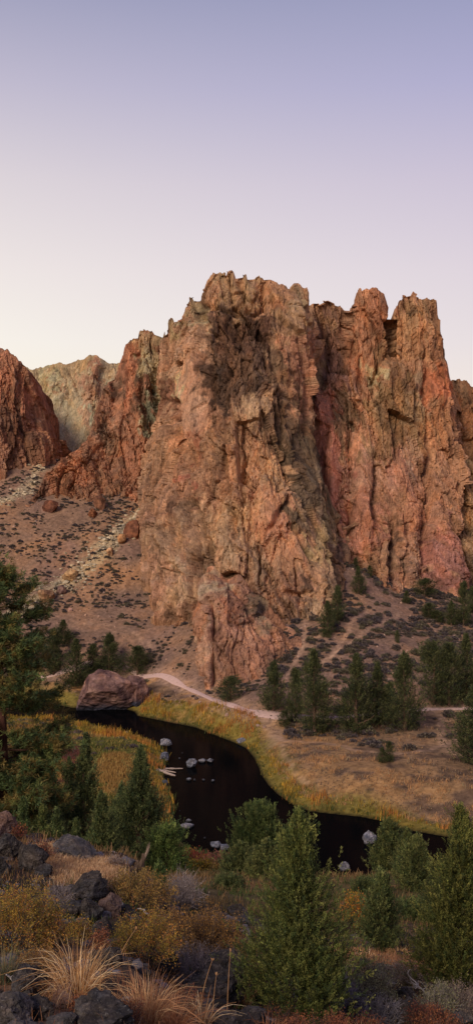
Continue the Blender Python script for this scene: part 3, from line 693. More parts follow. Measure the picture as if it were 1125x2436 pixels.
# right wall with its spires
cliff('cliff', [
 [(690,1230,246),(730,1268,240),(780,1288,236),(830,1345,231),(880,1378,230),(950,1418,228),(1020,1420,230),(1095,1430,233)],
 [(700,1120,254),(780,1130,249),(860,1150,247),(950,1170,247),(1020,1180,249),(1100,1190,252)],
 [(705,960,262),(780,960,257),(860,960,256),(950,950,256),(1020,960,257),(1092,1000,262)],
 [(712,800,268),(722,745,268),(728,735,267),(738,728,266),(748,722,266),(760,722,266),(768,716,266),(774,713,266),(782,716,266),(792,716,266),(800,724,266),(812,728,266),(820,736,266),(828,738,265),(830,728,265),(836,724,265),(846,722,264),(849,700,264),(848,688,264),(853,685,264),(858,688,264),(860,694,264),(868,690,264),(878,690,264),(882,685,264),(889,686,264),(896,693,264),(903,697,264),(909,697,264),(914,706,264),(920,716,264),(924,730,264),(926,748,264),(934,755,264),(938,753,264),(939,738,264),(941,718,264),(947,714,264),(952,716,264),(955,702,264),(960,698,264),(968,702,264),(976,704,264),(984,703,264),(990,709,264),(1003,711,264),(1016,709,264),(1028,709,264),(1036,712,264),(1041,722,264),(1042,745,264),(1044,778,264),(1052,786,265),(1060,800,266),(1064,825,266),(1066,850,267),(1070,858,267),(1071,890,268),(1074,904,268),(1082,930,270),(1096,980,272)]],
 vpos=(0, .42, .72, 1), seed=419, base=(158,104,76), amp=1.0, du=.24, dv=.24, lean=.14, back=20, drop=5,
 blobs=[(770,740,46,24,(160,112,72),.9),(885,730,40,50,(172,104,66),.9),(855,770,24,40,(176,108,70),.8),(990,750,56,60,(162,116,76),.9),(985,755,24,14,(112,84,62),.8),(1050,820,24,50,(148,100,66),.7),
  (770,840,50,110,(116,76,70),.9),(800,900,30,80,(134,88,84),.8),(745,900,22,60,(140,106,74),.8),(860,860,30,30,(186,110,68),.9),(925,830,20,60,(112,84,66),.8),(890,910,16,60,(158,150,116),.7),(880,960,20,60,(170,120,80),.7),
  (960,830,40,60,(170,122,84),.7),(1040,925,28,50,(204,112,66),.95),(1000,900,30,40,(150,104,78),.6),(930,960,50,70,(132,96,62),.9),(960,1010,60,70,(142,104,68),.8),(990,950,20,50,(160,130,104),.6),(1040,1000,40,50,(170,112,72),.8),
  (770,1050,36,120,(184,106,92),.95),(750,1150,40,90,(182,104,90),.95),(800,1120,30,90,(172,98,84),.9),(790,980,12,60,(184,104,88),.8),(830,1010,26,80,(110,84,66),.8),(860,1120,34,110,(192,126,102),.9),(870,1160,20,80,(206,140,112),.8),(950,1110,50,90,(184,118,96),.9),(980,1080,14,60,(198,150,128),.7),(900,1060,26,60,(130,94,62),.8),
  (770,1230,50,60,(170,98,82),.9),(870,1260,50,70,(172,104,84),.9),(930,1230,30,80,(140,96,68),.7),(1010,1230,50,80,(176,112,86),.9),(1060,1330,40,80,(152,88,86),.9),(1000,1330,26,60,(190,130,104),.8),(940,1320,14,80,(92,66,58),.8),(990,1370,20,30,(196,146,118),.8),(940,1380,30,30,(170,112,92),.7),(900,1340,40,40,(146,104,80),.8)],
 feats=[(930,750,922,850,7,-5),(925,800,880,960,6,-2.5),(826,745,830,840,8,-2.5),(885,700,890,800,14,2.5),(985,720,985,860,28,2.5),(940,750,945,850,8,2),(1000,800,1012,960,5,-2.5),(760,760,770,900,14,-2.5),(800,760,830,950,12,2),(745,850,765,1000,9,2.5),
  (790,1000,786,1200,12,3),(830,980,840,1180,9,-3),(862,1080,866,1260,16,3),(890,1080,900,1250,7,-2.5),(770,1020,755,1200,7,-2),(930,860,935,1050,8,2),(960,1050,968,1240,14,2.5),(1040,880,1046,970,20,2.5),(1020,850,1046,930,4,-2.5),(1026,1040,1030,1240,8,-5),(940,1240,938,1390,8,-4),(925,1280,922,1380,6,2.5),(985,1200,988,1380,14,3),(1010,1180,1030,1400,7,-2.5),(1050,1180,1085,1400,16,3),(880,1180,876,1370,9,2.5),(838,1200,826,1290,6,-3)],
 label='long right hand wall with two broken spires and pink streaked lower face')
cliff('cliff', [
 [(1000,1330,262),(1125,1330,262),(1300,1330,262),(1600,1340,262)],
 [(1040,930,284),(1062,912,284),(1072,906,284),(1084,904,284),(1096,903,284),(1102,900,284),(1110,903,284),(1116,912,284),(1124,918,285),(1150,915,285),(1190,890,285),(1250,880,285),(1330,910,285),(1400,900,285),(1500,950,285),(1600,960,285)]],
 seed=523, base=(156,104,60), amp=1.0, du=.4, dv=.4,
 blobs=[(1085,920,24,18,(118,88,62),.8),(1100,1000,40,60,(176,112,58),.8),(1110,1080,40,60,(150,96,54),.8),(1085,960,20,30,(186,118,74),.8),(1115,950,14,30,(112,80,58),.7)],
 label='golden brown rock shoulder behind the right hand wall')
cliff('cliff', [
 [(1000,1400,246),(1050,1405,243),(1095,1420,241),(1150,1425,241),(1400,1425,241)],
 [(1020,1260,255),(1125,1280,250),(1400,1300,250)],
 [(1022,1160,262),(1028,1110,262),(1034,1070,262),(1042,1044,262),(1050,1030,262),(1056,1026,262),(1066,1030,262),(1078,1044,262),(1088,1070,262),(1098,1084,262),(1112,1094,262),(1125,1104,262),(1180,1120,262),(1280,1100,262),(1400,1150,262)]],
 vpos=(0, .4, 1), seed=577, base=(132,96,66), amp=.9, du=.3, dv=.3,
 blobs=[(1060,1060,24,40,(122,90,62),.8),(1080,1150,40,60,(136,98,66),.8),(1110,1250,30,60,(150,106,68),.8),(1080,1320,50,60,(104,80,66),.8),(1120,1360,40,30,(124,90,72),.7)],
 feats=[(1080,1080,1090,1250,12,2.5),(1056,1060,1050,1200,12,2)],
 label='dark brown buttress leaning against the right hand wall at the right edge')
CLIFFS = [o for o in COL.objects if o.name.startswith('cliff')]
def bvh_of(objs):
    V = []; Fc = []; n = 0
    for o in objs:
        me = o.data; co = np.empty(len(me.vertices)*3, np.float32); me.vertices.foreach_get('co', co); co = co.reshape(-1, 3)
        fi = np.empty(len(me.loops), np.int32); me.loops.foreach_get('vertex_index', fi); fi = fi.reshape(-1, 4)+n
        V.append(co); Fc.append(fi); n += len(co)
    V = np.concatenate(V); Fc = np.concatenate(Fc)
    return BVHTree.FromPolygons([tuple(v) for v in V.tolist()], Fc.tolist())
BVH = bvh_of(CLIFFS)
CAMV = Vector((0, 0, CAMZ))
def seen(p, lift=0.4, margin=1.2):
    t = Vector((p[0], p[1], p[2]+lift)); dv_ = t-CAMV; L = dv_.length
    h = BVH.ray_cast(CAMV, dv_.normalized(), L-margin)
    return h[0] is None
# ================================================================= ROCKS, LOGS
def ico(sub_):
    t = (1+5**.5)/2
    V = [(-1,t,0),(1,t,0),(-1,-t,0),(1,-t,0),(0,-1,t),(0,1,t),(0,-1,-t),(0,1,-t),(t,0,-1),(t,0,1),(-t,0,-1),(-t,0,1)]
    Fc = [(0,11,5),(0,5,1),(0,1,7),(0,7,10),(0,10,11),(1,5,9),(5,11,4),(11,10,2),(10,7,6),(7,1,8),(3,9,4),(3,4,2),(3,2,6),(3,6,8),(3,8,9),(4,9,5),(2,4,11),(6,2,10),(8,6,7),(9,8,1)]
    V = [np.array(v)/np.linalg.norm(v) for v in V]
    for _ in range(sub_):
        cache = {}; nf = []
        def mid(a, b):
            k = (min(a, b), max(a, b))
            if k not in cache:
                v = V[a]+V[b]; V.append(v/np.linalg.norm(v)); cache[k] = len(V)-1
            return cache[k]
        for a, b_, c_ in Fc:
            x, y, z = mid(a, b_), mid(b_, c_), mid(c_, a)
            nf += [(a, x, z), (b_, y, x), (c_, z, y), (x, y, z)]
        Fc = nf
    return np.array(V), np.array(Fc)
ICO = {k: ico(k) for k in (1, 2, 3, 4, 5)}
def rock_mesh(size, seed, sub_=4, cuts=14, rough=0.06, flat_top=0.0, fine=0.02):
    """angular block: a ball planed off by random faces, then weathered"""
    r = np.random.default_rng(seed); V, Fc = ICO[sub_]; V = V.copy()
    for _ in range(cuts):
        n_ = norm(r.normal(size=3)); k = r.uniform(0.55, 0.86)
        d = V@n_; over = np.maximum(d-k, 0); V = V-over[:, None]*n_[None]*0.97
    if flat_top:
        V[:, 2] = np.minimum(V[:, 2], flat_top)
    Dn = norm(V)
    V = V+Dn*(rough*fbm(V*1.7+seed, seed, 3)*1.6)[:, None]+Dn*(rough*0.6*ridged(V*4.1+seed, seed+3, 3))[:, None]+Dn*(fine*plates(V*5+.3*fbm(V*3, seed, 2)[:, None], (1, 1, 1), 1, 0.5, seed+5))[:, None]
    V = V-V.mean(0); e = np.abs(V).max(0)
    return V/e*np.array(size)/2, Fc
def rock(name, c, size, seed, mat, label, cat='boulder', group=None, rz=0, sub_=4, cuts=14, rough=0.06, tilt=(0, 0), color=None, fine=0.02, flat_top=0.0):
    V, Fc = rock_mesh(size, seed, sub_, cuts, rough, flat_top, fine)
    ax, ay = tilt
    Rm = np.array(Matrix.Rotation(rz, 3, 'Z') @ Matrix.Rotation(ax, 3, 'X') @ Matrix.Rotation(ay, 3, 'Y'))
    V = V@Rm.T
    zmin = V[:, 2].min(); V[:, 2] -= zmin
    o = build(name, V, Fc, mat, color=color(V) if callable(color) else None)
    o.location = c
    return tag(o, label, cat, group)
def sz(px, d): return px*d/F

# the pair of great boulders at the river bend
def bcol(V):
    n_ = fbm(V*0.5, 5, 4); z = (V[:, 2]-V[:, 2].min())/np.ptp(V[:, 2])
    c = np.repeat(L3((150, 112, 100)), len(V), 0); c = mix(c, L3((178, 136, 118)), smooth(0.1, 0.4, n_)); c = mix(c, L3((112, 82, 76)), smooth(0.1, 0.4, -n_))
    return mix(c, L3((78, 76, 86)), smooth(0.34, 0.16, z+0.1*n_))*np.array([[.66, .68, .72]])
D = 193.0
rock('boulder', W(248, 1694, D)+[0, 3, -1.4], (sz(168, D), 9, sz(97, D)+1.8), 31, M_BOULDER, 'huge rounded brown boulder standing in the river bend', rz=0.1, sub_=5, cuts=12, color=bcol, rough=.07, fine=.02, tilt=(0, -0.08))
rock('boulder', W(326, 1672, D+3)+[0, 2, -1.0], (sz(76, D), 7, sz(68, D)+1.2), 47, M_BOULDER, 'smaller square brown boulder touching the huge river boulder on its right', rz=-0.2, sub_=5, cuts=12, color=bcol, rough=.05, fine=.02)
# rocks on the scree
def scol(c0, c1):
    def f(V):
        n_ = fbm(V*0.9+3, 8, 4)
        return mix(np.repeat(L3(c0), len(V), 0), L3(c1), smooth(-0.2, 0.3, n_))
    return f
for (px, py, w_, h_, sd0, c0, c1, lab) in [
 (314, 1278, 46, 44, 3, (112, 72, 54), (140, 92, 68), 'rust brown boulder resting against the tower foot at the top of the pale rubble'),
 (290, 1292, 26, 24, 4, (166, 116, 76), (186, 140, 100), 'yellowish rock just left of the rust brown scree boulder'),
 (262, 1322, 22, 20, 5, (160, 116, 82), (186, 146, 110), 'tan rock midway down the pale rubble stripe'),
 (168, 1380, 44, 26, 6, (156, 122, 88), (178, 146, 108), 'large low tan rock near the lower end of the pale rubble stripe'),
 (146, 1412, 26, 22, 7, (112, 86, 76), (136, 106, 92), 'dark brown rock at the lower end of the pale rubble stripe'),
 (110, 1432, 54, 30, 8, (140, 104, 76), (166, 132, 100), 'broad flat tan outcrop below the pale rubble stripe'),
 (122, 1216, 44, 26, 9, (92, 60, 48), (120, 78, 60), 'dark red rock half buried in the scree below the ridge'),
 (238, 1210, 30, 34, 10, (106, 72, 56), (132, 92, 70), 'dark brown rock fin rising from the scree below the ridge'),
 (222, 1230, 30, 20, 11, (120, 76, 54), (150, 98, 68), 'low brown ledge on the scree under the rock fin'),
 (168, 1455, 12, 8, 12, (176, 132, 116), (196, 152, 130), 'small pinkish stone alone on the lower left scree')]:
    p = hit(px, py, 150)
    rock('scree_rock', p-[0, 0, 0.35*sz(h_, p[1])], (sz(w_, p[1]), sz(w_, p[1])*.8, sz(h_, p[1])*1.35), sd0, M_BOULDER, lab, 'rock', rz=sd0, sub_=4, color=scol(c0, c1), rough=.08)
# pale rubble: broken stones beyond counting
g = Geo(); r_ = np.random.default_rng(55); V1, F1 = ICO[1]
for P_, n_, wd_ in ((RUBBLE, 260, 1.4), (RUBBLE2, 620, 1.9)):
    Q = resample(P_, 0.2); k_ = r_.integers(0, len(Q), n_)
    x = Q[k_, 0]+r_.normal(size=n_)*wd_; y = Q[k_, 1]+r_.normal(size=n_)*wd_; z = T(x, y)
    for i in range(n_):
        s_ = r_.uniform(0.1, 0.42)*(1.5 if r_.random() < .1 else 1)
        v = V1*(1+r_.uniform(-.3, .3, (len(V1), 1)))*s_*np.array([1.2, 1, .8])+[x[i], y[i], z[i]+s_*.2]
        g.add(v, t=F1, c=lin(np.array((196, 178, 148))*r_.uniform(.7, 1.08)))
# loose stones on the slopes and bench
n_ = 6500; x = r_.uniform(-75, 75, n_); y = r_.uniform(165, 285, n_); z = T(x, y); sdd = riv_sd(x, y)
for i in range(n_):
    if sdd[i] < 3: continue
    s_ = r_.uniform(0.06, 0.16)+.25*r_.random()**8
    v = V1*(1+r_.uniform(-.3, .3, (len(V1), 1)))*s_+[x[i], y[i], z[i]+s_*.2]
    g.add(v, t=F1, c=lin(np.array((150, 122, 106))*r_.uniform(.6, 1.2)))
o = g.build('rubble', M_BOULDER); tag(o, None, None, None, 'stuff')

# rocks standing in the river
RV = [(393,1776,30,24,'blue grey rock with a pointed top, farthest up the near shore'),
 (391,1812,26,30,'blue grey rock on the near shore just above the driftwood'),
 (374,1843,14,16,'narrow grey rock tucked behind the driftwood logs'),
 (390,1872,22,22,'grey rock on the near shore just below the driftwood'),
 (455,1826,30,28,'tall square blue grey rock in mid river, largest of its cluster'),
 (481,1814,18,12,'left half of the split low rock right of the square mid river rock'),
 (500,1814,22,11,'right half of the split low rock right of the square mid river rock'),
 (449,1857,13,8,'small pale rock directly below the square mid river rock'),
 (463,1857,7,6,'tiny pale rock touching the right of the small pale mid river rock'),
 (484,1857,8,5,'tiny pale rock in the middle of the row of small river rocks'),
 (507,1860,9,7,'small pale rock at the right end of the row of small river rocks'),
 (427,1806,7,4,'tiny pale stone between the driftwood and the square mid river rock'),
 (434,1792,4,3,'pebble sized pale stone above the square mid river rock'),
 (428,1930,4,3,'lone pebble sized stone in the open dark water left of centre'),
 (449,1956,15,8,'small grey stone above the long flat river rock'),
 (446,1971,34,12,'long flat grey rock low in the water beside the big juniper'),
 (487,1995,7,4,'tiny stone upper left of the twin flat rocks'),
 (514,2018,30,18,'rounded grey rock, left one of the twin rocks in the lower river'),
 (534,2024,28,20,'brownish hooked rock, right one of the twin rocks in the lower river'),
 (574,1771,26,20,'blue grey rock against the reeds of the far bank'),
 (881,2008,42,36,'biggest blue grey river rock, standing alone in the lower right water'),
 (818,2072,32,26,'smooth tilted grey rock behind the nearest juniper'),
 (1004,2022,7,6,'tiny white stone among the junipers in the lower right water'),
 (833,2120,9,8,'small pale stone below the smooth tilted rock'),
 (297,1747,14,8,'low grey rock on the tip of the grassy near bank'),
 (260,1733,5,3,'tiny stone at the upper edge of the grassy near bank')]
for i, (px, py, w_, h_, lab) in enumerate(RV):
    x, y = wp(px, py)
    s3 = (sz(w_, y)*1.1, sz(w_, y)*0.8, sz(h_, y)*1.0)
    rock('river_rock', (x, y+s3[1]*.3, -s3[2]*.22), s3, 400+i, M_RIVROCK, lab, 'river rock', 'rocks standing in the river', rz=i*1.3, sub_=4 if w_ > 12 else 3, cuts=13, rough=.12, fine=.05, tilt=(0.15*math.sin(i), 0.2*math.cos(i*2)))

# driftwood on the near shore
def log(px, py, L_, r0, rz, label, tilt=0.04):
    x, y = wp(px, py); n_ = 14; t = np.linspace(0, 1, n_)
    pts = np.stack([(t-.5)*L_*math.cos(rz), (t-.5)*L_*math.sin(rz), 0.12+t*L_*tilt*0+0.15*np.sin(t*5)*r0], 1)
    g = Geo(); tube(g, pts, r0*(1-.65*t)*(1+.1*np.sin(t*17)), 8, lin((168, 146, 132)), .07)
    tube(g, pts[4]+np.array([[0, 0, 0], [.35, .1, .3], [.6, .15, .4]])*L_*.12, np.array([.4, .25, .1])*r0, 5, lin((168, 146, 132)))
    o = g.build('driftwood_log', M_DRIFT); o.location = (x, y, r0*.6); return tag(o, label, 'log', 'driftwood on the near shore')
log(393, 1843, 4.4, .34, -0.75, 'thickest bleached driftwood log, lying aslant on the near shore')
log(388, 1836, 4.6, .2, -0.5, 'thin bleached driftwood log lying behind the thickest one')
log(412, 1832, 3.0, .18, 0.15, 'short bleached driftwood log sticking out over the water')

# ----------------------------------------------------------- foreground boulders
FB = [ # px, py(base), w, h, seed, material, label, cuts
 (8, 1992, 84, 78, 1, M_FG_PINK, 'pinkish weathered boulder at the left edge, tallest on the crest'),
 (22, 2040, 70, 70, 2, M_FG_BLACK, 'black boulder below the pinkish weathered boulder'),
 (-6, 2080, 60, 60, 21, M_FG_BLACK, 'black boulder cut off by the left edge under the crest'),
 (75, 2070, 74, 78, 3, M_FG_BLACK, 'tall rounded black boulder left of the dry grass patch'),
 (104, 2092, 46, 40, 4, M_FG_BLACK, 'small black boulder leaning on the tall rounded one'),
 (136, 2052, 18, 14, 5, M_FG_BLACK, 'little dark stone lying in the dry grass patch'),
 (178, 2046, 120, 52, 6, M_FG_GREY, 'wide domed grey boulder on the crest behind the dry grass'),
 (206, 2045, 26, 14, 22, M_FG_GREY, 'small dark stone at the right foot of the domed grey boulder'),
 (152, 1972, 22, 22, 7, M_FG_PINK, 'small brown rock among the young junipers behind the crest'),
 (212, 2134, 106, 62, 8, M_FG_BLACK, 'flat topped black block in the middle of the left rock pile'),
 (262, 2182, 62, 56, 9, M_FG_PINK, 'brown faced wedge shaped rock under the flat topped block'),
 (218, 2190, 56, 60, 10, M_FG_BLACK, 'dark pitted rock left of the brown wedge shaped rock'),
 (172, 2180, 54, 40, 11, M_FG_BLACK, 'bluish black rock beside the yellow bush on the left'),
 (242, 2228, 56, 36, 12, M_FG_BLACK, 'small flat black rock below the brown wedge shaped rock'),
 (206, 2206, 30, 24, 23, M_FG_BLACK, 'fist shaped black rock above the tall blond grass'),
 (296, 2180, 48, 36, 13, M_FG_BLACK, 'dark rock right of the brown wedge, half under a bush'),
 (350, 2184, 52, 34, 14, M_FG_BLACK, 'dark rock between the two olive bushes'),
 (258, 2300, 80, 60, 15, M_FG_BLACK, 'dark rock in the shade right of the tall blond grass'),
 (66, 2372, 108, 96, 16, M_FG_BLACK, 'big black pitted boulder at the foot of the yellow bush'),
 (14, 2440, 140, 96, 17, M_FG_GREY, 'grey lichen speckled boulder in the bottom left corner'),
 (90, 2425, 80, 56, 18, M_FG_BLACK, 'black boulder between the corner boulder and the brown slab'),
 (152, 2396, 80, 40, 19, M_FG_PINK, 'low brown slab in front of the tall blond grass'),
 (245, 2452, 170, 82, 20, M_FG_BLACK, 'wide rough dark boulder at the bottom left of centre'),
 (150, 2450, 90, 40, 24, M_FG_GREY, 'low grey rock at the bottom edge beside the wide rough boulder'),
 (385, 2318, 80, 64, 25, M_FG_BLACK, 'black rock in the shadow under the middle yellow bush'),
 (505, 2378, 180, 92, 26, M_FG_BLACK, 'largest black boulder at the bottom centre'),
 (612, 2380, 60, 40, 27, M_FG_BLACK, 'dark rock under the left branches of the nearest juniper'),
 (535, 2452, 64, 54, 28, M_FG_GREY, 'brown grey block at the bottom edge right of the reddish grass'),
 (600, 2448, 90, 44, 29, M_FG_BLACK, 'flat dark rock at the bottom edge below the nearest juniper'),
 (560, 2180, 44, 34, 30, M_FG_BLACK, 'dark rock left of the nearest juniper at branch height'),
 (578, 2184, 34, 28, 40, M_FG_GREY, 'lighter grey rock just left of the nearest juniper'),
 (972, 2430, 86, 60, 31, M_FG_BLACK, 'rounded black boulder under the dead grey branches'),
 (905, 2318, 60, 30, 32, M_FG_BLACK, 'dark rock below the slim juniper on the right'),
 (860, 2300, 34, 20, 33, M_FG_BLACK, 'small dark rock above the pale green sagebrush'),
 (965, 2376, 54, 40, 34, M_FG_BLACK, 'black rock behind the dead grey branches'),
 (1090, 2440, 70, 44, 35, M_FG_GREY, 'grey rock in the bottom right corner'),
 (1080, 2364, 60, 34, 36, M_FG_BLACK, 'dark rock under the wide juniper at the right edge'),
]
for (px, py, w_, h_, s_, mt, lab) in FB:
    p = hit(px, min(py, 2470), 4, 60)
    if py > 2470: p = hit(px, 2470, 4, 60)
    W_, H_ = sz(w_, p[1])*1.08, sz(h_, p[1])*1.2
    rock('basalt_boulder' if mt is not M_FG_PINK else 'brown_rock', p-[0, 0, H_*.24], (W_, W_*.85, H_), 700+s_, mt, lab, 'boulder', 'basalt boulders on the near slope', rz=s_*.9, sub_=5 if w_ > 45 else 4, cuts=16, rough=.10, tilt=(.3*math.sin(s_*3), .3*math.cos(s_)), fine=.045)

# jagged snag of a dead trunk
p = hit(330, 2090, 4, 60); d = p[1]
e = empty('dead_stump', p); tag(e, 'broken grey stump with a jagged leaning top beside the big juniper', 'stump')
g = Geo(); H_ = sz(62, d)
for k, (dx, dy, h_, r0) in enumerate([(0.04, 0, 1.0, .09), (-.06, .03, .72, .10), (-.15, 0, .5, .10), (-.24, .02, .34, .09), (.0, .08, .6, .1), (-.33, .02, .2, .08)]):
    t = np.linspace(0, 1, 9)
    pts = np.stack([dx+t*h_*H_*.10+.01*np.sin(t*9+k), dy+0*t, -.05+t*h_*H_], 1)
    tube(g, pts, r0*(1.25-.85*t)*d/24, 7, lin((120, 98, 82))*(.7+.12*k), .12)
o = g.build('trunk', M_BARK, e)
g = Geo()
for k in range(7):
    a0 = np.array([.05+.02*k, .0, H_*(.5+.08*k)]); tube(g, [a0, a0+[.04, .02, .1], a0+[.05+.02*math.sin(k), .02, .2]], [.025, .015, .004], 4, lin((132, 112, 96)))
g.build('splinter', M_BARK, e)
# ================================================================= TREES
JG = [(84, 90, 54), (66, 76, 48), (102, 104, 62), (54, 62, 42), (114, 112, 70), (80, 80, 50)]
def juniper_mesh(H_, R_, nspray, nleaf, Ls, seed, tint=(1, 1, 1), shape='cone', lump=0.45, leaders=3, sparse=0.0, leafL=0.24, leafW=0.075, base_t=0.03, tuft=.22, al=.55, fill=.8, limbs_=52):
    r = np.random.default_rng(seed); g = Geo()
    # profile
    def prof(t):
        if shape == 'cone': return np.clip(t/0.2, 0.4, 1)**0.6*(1-t)**0.95*1.2
        if shape == 'dome': return np.clip(t/0.12, 0.4, 1)**0.5*np.sqrt(np.clip(1-t**2.1, 0, 1))
        if shape == 'slim': return np.clip(t/0.3, 0.4, 1)**0.7*(1-t)**0.66*1.05
        return np.clip(t/0.3, 0.5, 1)*(1-t)**0.9
    nk = int(np.clip(nspray/22, 24, limbs_))
    tk = r.uniform(base_t, .97, nk*5); tk = tk[r.random(len(tk)) < prof(tk)+.12][:nk]; nk = len(tk)
    thk = (np.arange(nk)*2.39996+r.normal(size=nk)*.5+seed) % 6.2832
    reach = R_*prof(tk)*r.uniform(1-lump*1.1, 1.2, nk); big = r.uniform(.6, 1.4, nk); tone_ = r.uniform(.35, 1.6, nk)
    n = nspray; lim = r.random(n) < fill; K = r.integers(0, nk, n)
    f = r.uniform(.5, 1.02, n)
    sg_ = (.035*R_+.17*R_*prof(tk))[K]*big[K]
    rise = (reach*.42)[K]*f**2
    B1 = np.stack([np.cos(thk[K])*reach[K]*f, np.sin(thk[K])*reach[K]*f, tk[K]*H_+rise*.7], 1)+r.normal(size=(n, 3))*np.stack([sg_, sg_, sg_*1.5], 1)
    t2 = r.uniform(base_t+.02, .95, n); th2 = r.uniform(0, 6.283, n); q2_ = R_*prof(t2)*np.sqrt(r.uniform(0.02, .6, n))*(1-.5*sparse)
    B2 = np.stack([np.cos(th2)*q2_, np.sin(th2)*q2_, t2*H_], 1)
    base = np.where(lim[:, None], B1, B2)
    # pointed leaders
    nt_ = int(n*.09); ldr = r.integers(0, leaders, nt_); fa = ldr*2.4+seed; fr = (ldr > 0)*R_*(.08+.12*ldr/max(1, leaders)); hh = r.uniform(0, 1, nt_)
    topz = H_*(1-.05*ldr); lz = topz-hh*H_*(.16); wv = R_*.10*(hh+.05)
    base[:nt_] = np.stack([np.cos(fa)*fr+r.normal(size=nt_)*wv, np.sin(fa)*fr+r.normal(size=nt_)*wv, lz], 1)
    base[:, 2] = np.minimum(base[:, 2], H_*.985); base[:, 2] = np.maximum(base[:, 2], H_*base_t*.6)
    t = np.clip(base[:, 2]/H_, 0, 1); rad = np.hypot(base[:, 0], base[:, 1])+1e-6; out = np.stack([base[:, 0]/rad, base[:, 1]/rad, 0*rad], 1)
    tipd = np.zeros(n); tipd[:nt_] = 1
    ax = norm(out*(.55*(1-tipd))[:, None]+np.array([0, 0, 1])*(.55+.6*t+.5*tipd)[:, None]+r.normal(size=(n, 3))*.25)
    L = Ls*r.uniform(.55, 1.35, n)*(1-.2*tipd); base = base-ax*L[:, None]*.5
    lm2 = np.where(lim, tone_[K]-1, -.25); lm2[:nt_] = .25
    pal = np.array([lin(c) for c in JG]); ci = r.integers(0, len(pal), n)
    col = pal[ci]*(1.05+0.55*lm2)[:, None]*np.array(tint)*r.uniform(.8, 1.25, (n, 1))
    # leaflets along each plume
    m = nleaf; s = r.uniform(0, 1, (n, m))
    offr = (1-s)*tuft*L[:, None]+0.02*Ls
    c = base[:, None]+ax[:, None]*(s*L[:, None])[..., None]+r.normal(size=(n, m, 3))*offr[..., None]*0.75
    a = norm(ax[:, None]+r.normal(size=(n, m, 3))*al)
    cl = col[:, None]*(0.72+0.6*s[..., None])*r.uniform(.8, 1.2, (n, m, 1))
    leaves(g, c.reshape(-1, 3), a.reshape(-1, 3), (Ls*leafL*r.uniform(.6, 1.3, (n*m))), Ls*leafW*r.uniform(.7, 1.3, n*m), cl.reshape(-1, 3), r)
    return g
def trunk_geo(H_, R_, seed, limbs=14, r0=None, col=(104, 80, 66), top=0.93, limb_t=(0.06, 0.85)):
    r = np.random.default_rng(seed+900); g = Geo(); r0 = r0 or H_*0.03
    t = np.linspace(0, 1, 10)
    bend = np.stack([np.sin(t*4+seed)*H_*.012, np.cos(t*3+seed)*H_*.012, -0.15+t*(H_*top+.15)], 1)
    tube(g, bend, r0*(1-.92*t)+r0*.5*np.exp(-t*18), 8, lin(col), .06, r)
    for k in range(limbs):
        h = r.uniform(*limb_t); a_ = r.uniform(0, 6.28); L = R_*(1-h)**.7*r.uniform(.55, .95)
        b0 = np.array([np.interp(h, t, bend[:, 0]), np.interp(h, t, bend[:, 1]), h*H_*top])
        s = np.linspace(0, 1, 6)[:, None]
        pts = b0+s*np.array([math.cos(a_), math.sin(a_), 0])*L+np.array([0, 0, 1])*(s**1.6)*L*.55+r.normal(size=(6, 3))*L*.02*s
        tube(g, pts, r0*.34*(1-h*.6)*(1-.85*s[:, 0]), 5, lin(col)*r.uniform(.8, 1.2), .05, r)
    return g
MESHC = {}
def juniper(name, loc, H_, R_, seed, label, cat='juniper', group=None, rz=0, quality=1, tint=(1, 1, 1), shape='cone', key=None, mat=None, **kw):
    e = empty(name, loc, rz); tag(e, label, cat, group)
    if key is not None:
        k = (key, shape)
        if k not in MESHC:
            g = juniper_mesh(1.0, 0.30, 1700, 20, 0.075, seed, (.72, .72, .7), shape, lump=0.45)
            gt = trunk_geo(1.0, 0.28, seed, 12, 0.03)
            a = g.build('crown', M_LEAF); b_ = gt.build('trunk', M_BARK)
            MESHC[k] = (a.data, b_.data); bpy.data.objects.remove(a); bpy.data.objects.remove(b_)
        for nm, me in zip(('crown', 'trunk'), MESHC[k]):
            o = bpy.data.objects.new(nm, me); COL.objects.link(o); o.parent = e
            o.scale = (R_/0.30, R_/0.30, H_)
        return e
    p = dict(nspray=900, nleaf=14, Ls=H_*0.09); p.update(kw)
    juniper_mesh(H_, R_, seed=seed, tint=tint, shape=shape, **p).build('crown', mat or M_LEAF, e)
    trunk_geo(H_, R_, seed, 16).build('trunk', M_BARK, e)
    return e
